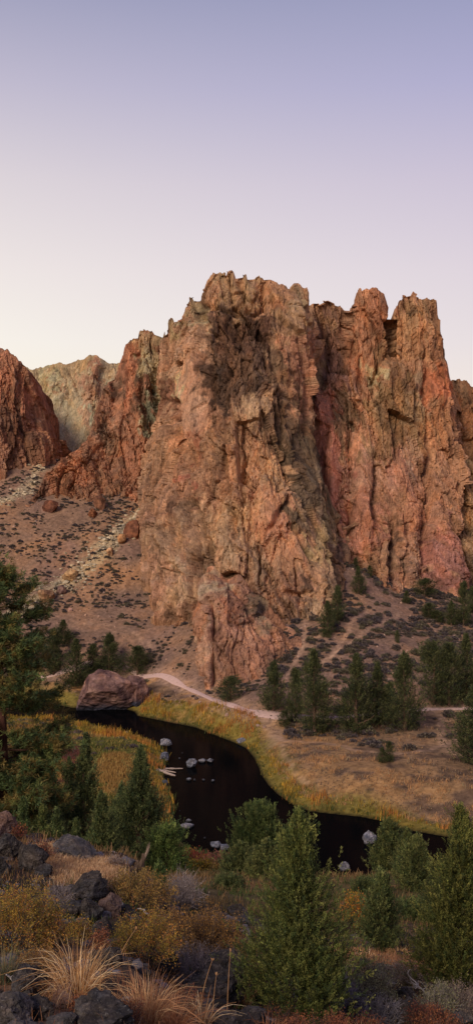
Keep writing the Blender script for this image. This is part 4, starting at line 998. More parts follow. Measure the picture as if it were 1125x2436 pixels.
# --- trees across the river: x, top, foot, half width, distance (None = found from the foot), shape
FT = [
 (152,1477,1532,21,None,'cone','juniper highest up the left scree above the river boulder'),
 (130,1500,1608,22,None,'slim','tall dark juniper just left and below the highest scree juniper'),
 (96,1508,1590,22,None,'dome','juniper half hidden by the pine, leftmost across the river'),
 (181,1524,1632,30,None,'cone','bulky dark juniper directly left of the huge river boulder'),
 (222,1533,1604,17,None,'slim','slender juniper behind the huge river boulder'),
 (262,1510,1606,29,None,'cone','broad juniper rising behind the top of the huge river boulder'),
 (329,1541,1606,27,None,'dome','round olive green juniper behind the smaller river boulder'),
 (549,1610,1666,23,None,'dome','low round juniper at the foot of the red brown prow'),
 (652,1575,1692,27,None,'cone','olive juniper standing alone right of the prow, above the trail fork'),
 (703,1592,1712,22,None,'slim','thin juniper pressed against the left of the broad dark one'),
 (748,1552,1747,38,None,'cone','broad dark juniper with a thin tall tip at the trail fork'),
 (676,1692,1730,14,None,'dome','small bushy young juniper beside the trail fork'),
 (848,1562,1742,40,None,'cone','tall grey green juniper, left one of the clump beside the trail'),
 (897,1582,1722,28,None,'cone','olive juniper in the middle of the clump beside the trail'),
 (960,1556,1738,38,None,'cone','ragged grey green juniper, right one of the clump beside the trail'),
 (926,1626,1722,20,None,'slim','short dark juniper filling the gap inside the trail clump'),
 (1030,1530,1678,34,None,'dome','wide grey green juniper above the trail, left half of the right clump'),
 (1068,1536,1680,32,None,'dome','wide grey green juniper above the trail, right half of the right clump'),
 (1108,1514,1665,30,None,'cone','dark green juniper above the trail at the right edge'),
 (1128,1640,1822,50,None,'cone','deep green juniper cut by the right edge, standing on the dry bench'),
 (909,1778,1815,12,None,'cone','small pale green juniper on the dry bench, left of a pair'),
 (925,1764,1812,12,None,'slim','small pointed juniper on the dry bench, right of a pair'),
 (852,1350,1413,15,None,'cone','juniper at the top of the right scree beside the tower'),
 (845,1326,1352,7,None,'slim','tiny juniper highest on the right scree'),
 (861,1326,1352,8,None,'cone','tiny juniper beside the highest one on the right scree'),
 (878,1345,1372,7,None,'slim','tiny pointed juniper at the foot of the right wall'),
 (779,1432,1515,18,None,'slim','dark juniper standing against the tower base right of the prow'),
 (803,1396,1482,15,None,'slim','grey juniper behind the dark one at the tower base'),
 (1010,1376,1420,22,None,'dome','low wide juniper under the right wall spires'),
 (966,1405,1436,9,None,'cone','small juniper at the foot of the right wall, left of the low wide one'),
 (1018,1436,1470,16,None,'dome','round juniper in the gully below the low wide one'),
 (1038,1452,1480,14,None,'dome','small round juniper right of the gully one'),
 (1073,1430,1488,14,None,'slim','dark juniper on the right scree left of the tall edge pair'),
 (1101,1386,1490,16,None,'slim','tall dark juniper high on the right scree near the edge'),
 (1122,1396,1460,12,None,'slim','juniper cut by the right edge high on the scree'),
 (944,1500,1530,6,None,'slim','tiny lone juniper in the middle of the right scree'),
 (263,1090,1110,5,None,'dome','tiny dark juniper near the notch'),
]
FT = FT[:-1]
for i, (px, pt, pb, hw, dd, sh, lab) in enumerate(FT):
    p = hit(px, pb, 120)
    H_ = sz(pb-pt, p[1])*1.03; R_ = sz(hw, p[1])*1.5
    juniper('juniper_tree', p-[0, 0, .1], H_, R_, 11+(i % 4), lab, group='junipers across the river', rz=i*1.7, shape=sh, key=i % 3)
# --- trees on the near side of the river: x, top, distance, half width px, base below, shape, seed, sprays, leaves, tint, sparse, label
NT = [
 (203,1742,84,50,'slim',21,1300,16,(.95,1.0,.9),.5,'tall thin juniper with a bare visible trunk in front of the meadow'),
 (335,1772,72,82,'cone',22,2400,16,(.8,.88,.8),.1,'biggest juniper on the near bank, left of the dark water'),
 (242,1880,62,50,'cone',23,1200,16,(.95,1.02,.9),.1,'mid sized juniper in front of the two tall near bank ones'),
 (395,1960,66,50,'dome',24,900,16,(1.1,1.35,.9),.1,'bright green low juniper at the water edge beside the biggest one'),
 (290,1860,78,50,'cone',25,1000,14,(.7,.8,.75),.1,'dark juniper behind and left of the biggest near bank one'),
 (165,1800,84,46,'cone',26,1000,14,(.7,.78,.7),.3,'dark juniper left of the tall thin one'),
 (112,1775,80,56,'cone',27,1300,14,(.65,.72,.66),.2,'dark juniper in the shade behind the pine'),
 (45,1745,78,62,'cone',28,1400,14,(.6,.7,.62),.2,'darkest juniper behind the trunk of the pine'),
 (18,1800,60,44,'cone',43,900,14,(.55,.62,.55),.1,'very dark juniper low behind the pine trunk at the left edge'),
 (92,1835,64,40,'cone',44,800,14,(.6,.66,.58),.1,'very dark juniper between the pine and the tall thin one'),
 (56,1893,33,18,'slim',29,420,14,(.9,1.1,.95),.0,'slim young juniper behind the pinkish boulder'),
 (102,1912,36,30,'cone',30,600,14,(1.0,1.05,.8),.0,'olive young juniper right of the slim young one'),
 (136,1918,38,22,'slim',31,460,14,(.9,1.05,.9),.0,'pointed young juniper behind the small brown rock'),
 (183,1945,34,22,'cone',32,420,14,(.85,.95,.8),.0,'short young juniper just behind the domed grey boulder'),
 (380,2042,30,20,'cone',33,420,12,(.9,1.15,.9),.0,'little fresh green juniper right of the broken stump'),
 (620,1908,62,62,'dome',34,2400,16,(1.05,1.2,.9),.0,'rounded bright green juniper behind the nearest one'),
 (572,2003,50,40,'cone',35,1000,14,(.98,1.0,.86),.0,'grey green juniper, left one of the group behind the nearest one'),
 (632,1995,46,42,'cone',36,1000,14,(1.1,1.08,.9),.0,'yellowish juniper squeezed behind the left side of the nearest one'),
 (545,2085,40,30,'dome',37,600,14,(.85,.9,.8),.0,'low grey green juniper under the left one of the group'),
 (925,1946,54,44,'slim',38,1300,16,(.9,.92,.75),.25,'tall dark juniper behind the slim one, over the river rock'),
 (968,1968,52,34,'slim',39,700,14,(1.0,1.0,.8),.1,'narrow juniper between the tall dark one and the open crowned one'),
 (990,1985,42,52,'cone',40,1300,16,(1.05,1.05,.85),.3,'open crowned olive juniper with bare grey twigs on the right'),
 (878,2095,40,34,'dome',41,700,14,(.75,.8,.65),.1,'dark low juniper behind the slim one on the right'),
 (1010,2150,30,60,'dome',42,1100,16,(.7,.78,.6),.2,'dark juniper with bare lower limbs left of the wide right edge one'),
]
for (px, pt, d, hw, sh, sd_, ns_, nl, tint, sp, lab) in NT:
    x = (px-CX)/F*d; z = T1(x, d); H_ = CAMZ-(pt-CY)/F*d-z; R_ = sz(hw, d)*1.1
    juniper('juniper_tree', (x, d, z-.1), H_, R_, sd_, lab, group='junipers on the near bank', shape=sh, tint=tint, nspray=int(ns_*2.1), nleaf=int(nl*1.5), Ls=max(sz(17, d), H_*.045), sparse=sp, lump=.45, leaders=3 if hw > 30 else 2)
# the three nearest junipers
def near_juniper(px, pt, pb, hw, sd_, shape, label, ns_, nl, Ls, tint, sparse=0.1, leaders=4, lump=.5):
    p = hit(px, pb, 4, 60); d = p[1]
    H_ = sz(pb-pt, d)*1.02
    e = empty('juniper_tree', p-[0, 0, .05]); tag(e, label, 'juniper', 'nearest junipers')
    juniper_mesh(H_, sz(hw, d), ns_, nl, sz(Ls, d), sd_, tint, shape, lump=lump, leaders=leaders, sparse=sparse, leafL=.20, leafW=.062, base_t=0.10, tuft=.15, al=.42, fill=.88, limbs_=95).build('crown', M_LEAF, e)
    trunk_geo(H_, sz(hw, d), sd_, 34, H_*.022, (70, 56, 48), limb_t=(0.03, .8)).build('trunk', M_BARK, e)
near_juniper(712, 1926, 2425, 142, 51, 'cone', 'nearest and brightest green juniper, right of centre with several pointed tips', 6000, 28, 28, (1.22, 1.24, .86), .18, 5)
near_juniper(906, 2072, 2262, 56, 52, 'slim', 'slim pointed grey green juniper standing alone right of the nearest one', 1700, 24, 24, (.95, 1.0, .85), .05, 2, .25)
near_juniper(1095, 1925, 2372, 128, 53, 'cone', 'wide olive juniper with a thin top at the right edge', 5600, 26, 27, (1.15, 1.08, .7), .25, 2)
# ponderosa pine at the left edge
def pine():
    d = 44.0; px = 6; x = (px-CX)/F*d; z = T1(x, d); top = CAMZ-(1312-CY)/F*d; H_ = top-z
    e = empty('pine_tree', (x, d, z-.1)); tag(e, 'tall long needled pine at the left edge with a dark trunk', 'pine')
    r = np.random.default_rng(99); gt = Geo(); gn = Geo()
    t = np.linspace(0, 1, 16); tx = np.stack([.12*np.sin(t*5), .1*np.cos(t*4)-.1, t*H_*.97], 1)
    tube(gt, tx, .30*(1-.9*t), 10, lin((72, 46, 38)), .06, r)
    pal = np.array([lin(c) for c in [(92, 104, 58), (74, 88, 50), (112, 116, 62), (116, 98, 54), (80, 96, 60), (132, 112, 60)]])
    ends = []
    for k in range(92):
        h = r.uniform(.17, .985); a_ = r.uniform(0, 6.28)
        L = 2.75*np.interp(h, [0.2, .3, .45, .6, .75, .86, .93, 1], [.75, .95, 1.0, .95, .72, .62, .42, .10])*r.uniform(.5, 1.18)
        b0 = np.array([np.interp(h, t, tx[:, 0]), np.interp(h, t, tx[:, 1]), h*H_*.97]); s = np.linspace(0, 1, 9)[:, None]
        dr = np.array([math.cos(a_), math.sin(a_), 0])
        drop = -.10 if h < .6 else .12
        pts = b0+s*dr*L+np.array([0, 0, 1])*(s*drop*L+(s**2.5)*.2*L)+np.cumsum(r.normal(size=(9, 3))*.03*L, 0)*s*.5
        tube(gt, pts, .05*(1-.8*s[:, 0])*(.5+L/4), 5, lin((74, 52, 42)), .05, r)
        nsub = int(12+L*9)
        for j in range(nsub):
            f = r.uniform(.30, 1)**.8; i = f*8; i0 = int(min(i, 7)); q0 = pts[i0]*(1-(i-i0))+pts[i0+1]*(i-i0)
            sa = r.uniform(-1.1, 1.1); dd = np.array([math.cos(a_+sa), math.sin(a_+sa), r.uniform(-.3, .8)]); l2 = L*.2*r.uniform(.5, 1.2)+.15
            q1 = q0+dd*l2
            tube(gt, [q0, (q0+q1)/2+[0, 0, .03], q1], [.016, .012, .007], 3, lin((80, 58, 46)), 0, r)
            for q_ in ((q0+q1)*.5, q1, q1+r.normal(size=3)*.26): ends.append((q_, norm(dd+[0, 0, .35])))
    C = np.array([a for a, b in ends]); A_ = np.array([b for a, b in ends]); n = len(C); m = 28
    cc_ = pal[r.integers(0, len(pal), n)]*r.uniform(.6, 1.3, (n, 1))
    a = norm(A_[:, None]*.7+r.normal(size=(n, m, 3))*.62)
    c0 = C[:, None]+r.normal(size=(n, m, 3))*.05
    leaves(gn, c0.reshape(-1, 3), a.reshape(-1, 3), r.uniform(.15, .27, n*m), .030, (cc_[:, None]*r.uniform(.8, 1.25, (n, m, 1))).reshape(-1, 3), r)
    gn.build('crown', M_LEAF, e); gt.build('trunk', M_BARK, e)
pine()
# ================================================================= SHRUBS AND GRASS
def shrub_mesh(R_, H_, nst, nlf, pal, seed, leafL=.03, leafW=.012, stemc=(92, 78, 70), open_=.5, stem_r=.006, up=1.0, tw=3, spread=1.0, lo=.25):
    r = np.random.default_rng(seed); gs = Geo(); gl = Geo(); pal = np.array([lin(c) for c in pal]); tips = []
    for k in range(nst):
        a_ = r.uniform(0, 6.28); rr = math.sqrt(r.uniform(0, 1))
        tip = np.array([math.cos(a_)*rr*R_*spread, math.sin(a_)*rr*R_*spread, H_*up*math.sqrt(max(.05, 1-.8*rr*rr))*r.uniform(.72, 1.05)])
        b0 = np.array([math.cos(a_)*rr*R_*.18, math.sin(a_)*rr*R_*.18, 0])
        s = np.linspace(0, 1, 6)[:, None]; md = (b0+tip)/2+np.array([math.cos(a_), math.sin(a_), -.3])*rr*R_*.25
        pts = (1-s)**2*b0+2*s*(1-s)*md+s*s*tip+r.normal(size=(6, 3))*R_*.02
        tube(gs, pts, stem_r*(1-.75*s[:, 0]), 3, lin(stemc)*r.uniform(.7, 1.3), 0, r)
        for j in range(tw):
            f = r.uniform(.45, .95); i = f*5; i0 = int(min(i, 4)); q0 = pts[i0]*(1-(i-i0))+pts[i0+1]*(i-i0)
            q1 = q0+norm(tip-b0+r.normal(size=3)*.7*H_)*H_*.28*r.uniform(.5, 1.2)
            tube(gs, [q0, q1], [stem_r*.5, stem_r*.2], 3, lin(stemc)*r.uniform(.8, 1.4), 0, r); tips.append((q0, q1, k))
        tips.append((pts[2], pts[5], k))
    if nlf:
        A0 = np.array([t_[0] for t_ in tips]); A1 = np.array([t_[1] for t_ in tips]); K = np.array([t_[2] for t_ in tips])
        pick = r.integers(0, len(tips), nlf); f = r.uniform(0, 1.05, nlf)[:, None]**.7
        c = A0[pick]*(1-f)+A1[pick]*f+r.normal(size=(nlf, 3))*leafL*1.1
        a = norm((A1-A0)[pick]/np.maximum(1e-3, np.linalg.norm((A1-A0)[pick], axis=1, keepdims=True))+r.normal(size=(nlf, 3))*.7)
        clump = (_h(K, K*0, K*0, seed)*0.999*len(pal)).astype(int)[pick]
        clump = np.where(r.random(nlf) < .3, r.integers(0, len(pal), nlf), clump)
        bright = r.uniform(.7, 1.3, (nlf, 1))*(0.75+.5*_h(K, K*0+3, K*0, seed)[pick])[:, None]
        leaves(gl, c, a, leafL*r.uniform(.6, 1.4, nlf), leafW*r.uniform(.7, 1.3, nlf), pal[clump]*bright, r)
    return gs, gl
YEL = [(184,148,64),(166,136,58),(200,142,66),(148,126,60),(130,114,54),(186,120,64)]
OLV = [(150,122,66),(130,110,60),(168,132,70),(120,100,58),(176,128,72)]
BRN = [(160,118,66),(142,104,60),(176,130,70),(116,92,60),(186,138,74)]
GRY = [(142,128,120),(120,108,106),(160,144,128)]
SAG = [(136,132,96),(150,142,104),(118,116,88),(162,150,112)]
RED = [(150,90,64),(164,100,66),(128,78,60),(176,116,78)]
GREEN = [(110,112,48),(136,128,50),(92,96,44),(168,130,48)]
MAR = [(120,66,54),(142,84,60),(104,62,56),(160,104,60)]
def shrub(px, pb, w_, h_, pal, seed, label, cat='shrub', name='shrub', nst=70, nlf=5200, lp=4.2, wp_=2.0, stemc=(92, 78, 70), d=None, group='shrubs on the near slope', stem=1.0, tw=3, **kw):
    p = hit(px, min(pb, 2475), 4, 125) if d is None else np.array([(px-CX)/F*d, d, T1((px-CX)/F*d, d)])
    d = p[1]
    e = empty(name, p-[0, 0, .02]); tag(e, label, cat, group)
    gs, gl = shrub_mesh(sz(w_, d), sz(h_, d), nst, nlf, pal, seed, sz(lp, d), sz(wp_, d), stemc, stem_r=sz(.95, d)*stem, tw=tw, **kw)
    gs.build('stems', M_BARK, e)
    if nlf: gl.build('foliage', M_DRY, e)
    return e
SH = [
 (50,2262,95,165,YEL,1,'big yellow and orange bush filling the left edge',dict(nst=110,nlf=11000)),
 (122,2270,48,100,YEL,2,'orange topped bush right of the big yellow one',dict(nst=60,nlf=4200)),
 (90,2330,66,80,BRN,3,'olive brown bush in front of the big yellow one',dict(nst=60,nlf=4200)),
 (332,2160,84,86,OLV,4,'rounded olive tan bush below the broken stump',dict(nst=90,nlf=8000)),
 (345,2300,82,140,YEL,5,'yellow green bush in the middle of the near slope',dict(nst=90,nlf=8000)),
 (405,2270,60,130,BRN,6,'golden brown bush behind the middle yellow green one',dict(nst=70,nlf=4500)),
 (500,2290,84,130,BRN,7,'wide golden brown bush left of the nearest juniper',dict(nst=90,nlf=8500)),
 (585,2340,50,110,OLV,8,'dull olive bush tucked against the nearest juniper',dict(nst=60,nlf=3200)),
 (192,2250,26,66,YEL,9,'small yellow bush above the tall blond grass',dict(nst=34,nlf=1600)),
 (238,2270,24,62,RED,10,'small red leaved bush right of the tall blond grass',dict(nst=34,nlf=1500)),
 (438,2170,52,100,GRY,11,'bare grey twiggy bush between the olive and brown bushes',dict(nst=120,nlf=900,stemc=(150,134,126),tw=5)),
 (140,2160,40,56,GRY,12,'bare grey twiggy bush left of the flat topped block',dict(nst=90,nlf=400,stemc=(126,112,108),tw=5)),
 (455,2345,92,96,GRY,13,'wide bare grey bush above the largest black boulder',dict(nst=170,nlf=700,stemc=(138,122,116),tw=6)),
 (862,2392,88,112,SAG,14,'pale green sagebrush with feathery tips below the slim juniper',dict(nst=130,nlf=8200)),
 (778,2400,86,90,GRY,15,'bare grey bush at the foot of the nearest juniper',dict(nst=170,nlf=900,stemc=(128,118,120),tw=6)),
 (900,2442,60,70,GRY,16,'grey twiggy bush right of the pale green sagebrush',dict(nst=110,nlf=800,stemc=(120,112,112),tw=6)),
 (1046,2436,56,96,SAG,17,'grey sagebrush with upright tips near the right edge',dict(nst=110,nlf=3600,stemc=(128,118,112),tw=4)),
 (1092,2430,60,90,[(140,122,108),(126,106,96),(160,136,112)],18,'brownish sagebrush in the lower right corner',dict(nst=110,nlf=3000,stemc=(122,106,98),tw=4)),
 (1010,2450,44,66,MAR,19,'reddish brown bush under the dead grey branches',dict(nst=60,nlf=2200)),
 (1052,2470,66,64,RED,20,'rust red low bush at the bottom right',dict(nst=60,nlf=2400)),
 (720,2478,44,66,RED,21,'bright orange red plant at the bottom edge under the nearest juniper',dict(nst=44,nlf=1900)),
 (800,2478,46,64,RED,22,'orange red plant at the bottom edge right of the brightest one',dict(nst=44,nlf=1900)),
 (873,2478,44,62,RED,23,'rusty plant at the bottom edge below the pale sagebrush',dict(nst=44,nlf=1700)),
 (205,2408,40,40,RED,24,'low rust red plant at the foot of the tall blond grass',dict(nst=44,nlf=1500)),
 (300,2440,50,70,MAR,25,'reddish plant between the blond grass clumps',dict(nst=50,nlf=1500)),
 (440,2420,56,66,MAR,26,'dull red bush at the right of the second grass clump',dict(nst=50,nlf=1500)),
 (273,2070,18,40,GRY,27,'wispy grey brown bush at the right end of the dry grass patch',dict(nst=50,nlf=500,stemc=(140,114,98),tw=4)),
 (105,2045,22,44,MAR,28,'rusty twiggy bush between the black and the domed boulder',dict(nst=44,nlf=700)),
 (42,1995,20,34,MAR,29,'reddish bush between the pinkish boulder and the black one',dict(nst=40,nlf=900)),
 (842,2210,38,84,[(150,140,52),(190,140,50),(120,116,50),(206,128,48)],30,'yellow and orange leaved bush between the nearest and slim junipers',dict(nst=60,nlf=3000)),
 (300,2250,30,40,GREEN,31,'small green brown bush left of the middle yellow bush',dict(nst=40,nlf=1200)),
 (30,2215,46,60,GREEN,32,'greenish bush low in the big yellow bush at the left edge',dict(nst=44,nlf=1500)),
 (655,2440,60,40,MAR,33,'low brown twiggy plant beside the trunk of the nearest juniper',dict(nst=60,nlf=900)),
 (960,2340,50,56,GRY,34,'brown grey bush behind the black rock on the right',dict(nst=90,nlf=900,stemc=(116,98,88),tw=5)),
 (830,2330,40,44,GRY,35,'small straw coloured bush right of the nearest juniper',dict(nst=70,nlf=900,stemc=(160,132,104),tw=5)),
]
for (px, pb, w_, h_, pal, s_, lab, kw) in SH:
    shrub(px, pb, w_, h_, pal, 1000+s_, lab, **kw)
for (px, d, w_, h_, pal, s_, lab) in [
 (455,100,50,36,[(120,62,50),(140,70,52),(160,110,46)],50,'dark red bush at the near water edge'),
 (515,98,56,40,[(140,84,70),(150,104,80),(124,76,66)],51,'pinkish brown bush right of the dark red one at the water edge'),
 (478,88,50,36,[(160,126,44),(124,100,40),(96,92,40)],52,'yellow green bush below the dark red one near the water'),
 (540,84,40,40,OLV,53,'olive bush right of the yellow green one near the water'),
 (430,90,30,40,[(70,96,44),(90,110,50)],54,'fresh green bush beside the biggest near bank juniper'),
 (650,92,60,46,MAR,56,'reddish bush by the water hidden behind the rounded juniper')][:5]:
    shrub(px, 0, w_, h_, pal, 1000+s_, lab, d=d, nst=60, nlf=3000, lp=5, wp_=2.6, group='bushes by the near water edge')

# --- grass clumps
def grass_mesh(n, H_, R_, w_, cols, seed, arch=.5, splay=.5):
    r = np.random.default_rng(seed); k = 6; s = np.linspace(0, 1, k)
    a_ = r.uniform(0, 6.28, n); q = np.sqrt(r.uniform(0, 1, n)); h = H_*r.uniform(.25, 1.05, n)*(1-.25*q)
    lean = splay*q+r.normal(size=n)*.16; ar = arch*1.5*r.uniform(0, 1, n)**1.6
    b0 = np.stack([np.cos(a_)*q*R_*.45, np.sin(a_)*q*R_*.45, np.zeros(n)], 1)
    az = a_+r.normal(size=n)*.5; dr = np.stack([np.cos(az), np.sin(az), np.zeros(n)], 1)
    hor = (lean[:, None]*s+ar[:, None]*s**3)*h[:, None]; ver = h[:, None]*(s-ar[:, None]*.75*s**4)
    P = b0[:, None]+dr[:, None]*hor[..., None]+np.array([0, 0, 1])*ver[..., None]+r.normal(size=(n, 1, 3))*0
    sd_ = norm(np.cross(dr, r.normal(size=(n, 3))))[:, None]; ww = (w_*r.uniform(.6, 1.3, n))[:, None, None]*(1-.85*s)[None, :, None]
    V = np.stack([P-sd_*ww/2, P+sd_*ww/2], 2)
    idx = np.arange(n*k*2).reshape(n, k, 2)
    Q = np.stack([idx[:, :-1, 0], idx[:, :-1, 1], idx[:, 1:, 1], idx[:, 1:, 0]], -1).reshape(-1, 4)
    pal = np.array([lin(c) for c in cols]); c = np.repeat((pal[r.integers(0, len(pal), n)]*r.uniform(.75, 1.25, (n, 1)))[:, None], k*2, 1)
    c = c*np.repeat((0.75+.35*s), 2)[None, :, None]
    g = Geo(); g.add(V.reshape(-1, 3), q=Q, c=c.reshape(-1, 3)); return g
BLOND = [(240,198,142),(226,176,118),(200,146,92),(250,218,170),(166,118,72)]
GRS = [
 (186,2385,62,190,300,BLOND,1,.55,.42,'tallest blond grass clump, arching at the lower left'),
 (345,2440,74,150,320,[(206,160,112),(186,134,92),(222,182,134),(160,112,78)],2,.5,.5,'second reddish blond grass clump left of centre at the bottom'),
 (410,2455,60,100,200,[(206,146,96),(190,124,80),(222,170,120)],3,.6,.7,'lower blond grass clump spreading right of the second clump'),
 (582,2405,22,110,90,BLOND,4,.35,.25,'narrow upright grass clump left of the nearest juniper trunk'),
 (12,2345,34,130,140,[(104,110,84),(120,118,88),(150,130,90)],5,.35,.3,'dark green upright grass clump at the left edge'),
 (130,2395,24,80,60,[(180,130,84),(150,106,70)],6,.5,.5,'thin brownish grass clump left of the tallest clump'),
 (262,2070,26,30,130,BLOND,7,.5,.6,'pale dry grass clump near the wispy bush on the crest'),
 (860,2480,40,60,80,BLOND,8,.5,.5,'dry grass clump at the bottom edge among the red plants'),
 (480,2440,40,80,70,BLOND,9,.6,.8,'sprawling dry grass clump before the largest black boulder'),
 (640,2460,44,60,70,[(196,136,90),(170,110,72)],10,.6,.7,'sprawling reddish grass clump under the nearest juniper'),
 (875,2285,36,30,110,BLOND,11,.6,.7,'dry blond tuft left of the slim juniper trunk'),
 (948,2275,40,30,120,BLOND,12,.6,.7,'dry blond tuft right of the slim juniper trunk'),
 (820,2275,26,26,80,BLOND,13,.6,.7,'dry blond tuft close to the nearest juniper'),
]
for (px, pb, w_, h_, n, cols, s_, ar, sp, lab) in GRS:
    p = hit(px, min(pb, 2475), 4, 60); d = p[1]
    o = grass_mesh(int(n*2.0), sz(h_, d), sz(w_, d)*1.0, sz(2.2, d), cols, 1200+s_, ar, sp).build('grass_clump', M_DRY)
    o.location = p-[0, 0, .02]; tag(o, lab, 'grass clump', 'dry grass clumps on the near slope')
# long single stalks
for i, (px, pb, h_, lx) in enumerate([(85,2262,120,26),(540,2430,170,4),(478,2400,115,14),(238,2420,165,2),(280,2300,90,22),(505,2430,110,5)]):
    p = hit(px, pb, 4, 60); d = p[1]; H_ = sz(h_, d); t = np.linspace(0, 1, 7)
    g = Geo(); tube(g, np.stack([t**1.5*sz(lx, d)*2.0, 0*t, t*H_], 1), sz(1.5, d)*(1-.7*t), 4, lin((196, 150, 104)))
    leaves(g, np.repeat([[sz(lx, d)*2.0, 0, H_*.97]], 7, 0), norm(rng.normal(size=(7, 3))*.4+[0, 0, 1]), sz(9, d), sz(2.6, d), lin((206, 160, 112)))
    o = g.build('grass_stalk', M_DRY); o.location = p
    tag(o, ['long leaning stalk rising over the big yellow bush', 'tallest single dry stalk before the largest black boulder', 'bent dry stalk left of the tallest single one', 'straight thin stalk right of the tallest grass clump', 'leaning stalk left of the middle yellow green bush', 'thin stalk between the bent one and the tallest one'][i], 'grass stalk', 'long dry stalks')
# dead branches
def dead(px, pb, L_, h_, seed, label, n=7, col=(158, 148, 144), th=2.2):
    p = hit(px, pb, 4, 60); d = p[1]; r = np.random.default_rng(seed); g = Geo(); q = np.zeros(3)
    s = np.linspace(0, 1, 9)[:, None]
    main = s*np.array([sz(L_, d), 0, 0])+np.array([0, 0, 1])*((1-s)**1.3)*sz(h_, d)+np.cumsum(r.normal(size=(9, 3))*sz(3, d), 0)
    tube(g, main, sz(th, d)*(.45+.6*s[:, 0]), 6, lin(col), .08, r)
    for k in range(n):
        i = r.integers(0, 7); b0 = main[i]; e1 = b0+np.array([r.normal()*.6-.2, r.normal()*.4, r.uniform(.1, 1)])*sz(L_, d)*.35
        m_ = (b0+e1)/2+r.normal(size=3)*sz(5, d); tube(g, [b0, m_, e1], sz(th*.5, d)*np.array([1, .6, .25]), 4, lin(col)*r.uniform(.8, 1.15), 0, r)
    o = g.build('dead_branch', M_DRIFT); o.location = p+[0, 0, sz(6, d)]; return tag(o, label, 'dead branch')
dead(968, 2385, 66, 60, 1, 'tangled dead grey branch curling above the rounded black boulder', 9)
dead(16, 2360, 46, 34, 2, 'short bleached stick leaning on the big black pitted boulder', 1, (176, 166, 160), 3.2)
dead(32, 2372, 60, 16, 3, 'thick weathered stick lying beside the grey corner boulder', 0, (128, 116, 112), 6)
dead(246, 2440, 18, 40, 4, 'pale split stick standing against the wide rough boulder', 1, (168, 156, 148), 5)
dead(330, 2172, 30, 6, 5, 'short white stick lying between the olive bushes', 1, (206, 190, 176), 2.5)
dead(650, 2210, 40, -70, 6, 'thin bare brown limb left of the nearest juniper trunk', 3, (84, 62, 52), 2.4)

# --- grasses nobody could count
def field(name, x, y, H_, w_, pals, seed, per=5, splay=.6, mat=None, z=None, lift=-.03):
    r = np.random.default_rng(seed); n = len(x); z = T(x, y) if z is None else z
    k = 3; s = np.linspace(0, 1, k); m = n*per
    X = np.repeat(x, per)+r.normal(size=m)*np.repeat(H_, per)*.35; Y = np.repeat(y, per)+r.normal(size=m)*np.repeat(H_, per)*.35; Z = np.repeat(z, per)+lift
    h = np.repeat(H_, per)*r.uniform(.5, 1.15, m); az = r.uniform(0, 6.28, m); dr = np.stack([np.cos(az), np.sin(az), 0*az], 1); ln = splay*r.uniform(0, 1, m)
    P = np.stack([X, Y, Z], 1)[:, None]+dr[:, None]*(ln[:, None]*h[:, None]*s**1.7)[..., None]+np.array([0, 0, 1])*(h[:, None]*s)[..., None]
    sd_ = norm(np.stack([-dr[:, 1]+r.normal(size=m)*.4, dr[:, 0]+r.normal(size=m)*.4, 0*az], 1))[:, None]; ww = (np.repeat(w_, per)*r.uniform(.6, 1.3, m))[:, None, None]*(1-.75*s)[None, :, None]
    V = np.stack([P-sd_*ww/2, P+sd_*ww/2], 2); idx = np.arange(m*k*2).reshape(m, k, 2)
    Q = np.stack([idx[:, :-1, 0], idx[:, :-1, 1], idx[:, 1:, 1], idx[:, 1:, 0]], -1).reshape(-1, 4)
    c = np.repeat((np.repeat(pals, per, 0)*r.uniform(.75, 1.25, (m, 1)))[:, None], k*2, 1)
    g = Geo(); g.add(V.reshape(-1, 3), q=Q, c=c.reshape(-1, 3))
    return tag(g.build(name, mat or M_DRY), None, None, None, 'stuff')
def colmix(cols, idx): return np.array([lin(c) for c in cols])[idx]
rg = np.random.default_rng(77)
# reeds along the water
n = 60000; x = rg.uniform(-70, 70, n); y = rg.uniform(100, 200, n); sdv = riv_sd(x, y)
pr = np.abs(x)/y < .30
nb_ = fbm(np.stack([x/6, y/6, 0*x], 1), 61, 3); nb2 = fbm(np.stack([x/2.2, y/2.2, 0*x], 1), 63, 2)
wdt = 2.6+1.6*nb_+np.where((y > 166) & (x < 5), 2.2, 0)
bx = CX+x/y*F; k = pr & (sdv > -.35) & (sdv < wdt) & (y > 119) & ~((y > 184) & (bx > 160) & (bx < 338)); x, y, sdv, nb_, nb2 = x[k], y[k], sdv[k], nb_[k], nb2[k]
ci = np.where(nb_+nb2 > .22, 2, np.where(nb2 > 0.02, 1, 0)); ci = np.where((rg.random(len(x)) < .12), 3, ci); ci = np.where((sdv < .5) & (rg.random(len(x)) < .6), 4, ci)
field('reeds', x, y, (.2+.95*np.clip(nb2+.4, 0, 1))*rg.uniform(.4, 1.3, len(x))+np.where((y > 170) & (x > -30), .25, 0), rg.uniform(.07, .15, len(x)), colmix([(140,124,54), (176,140,56), (186,124,62), (212,164,62), (84,90,44)], ci), 5, 4)
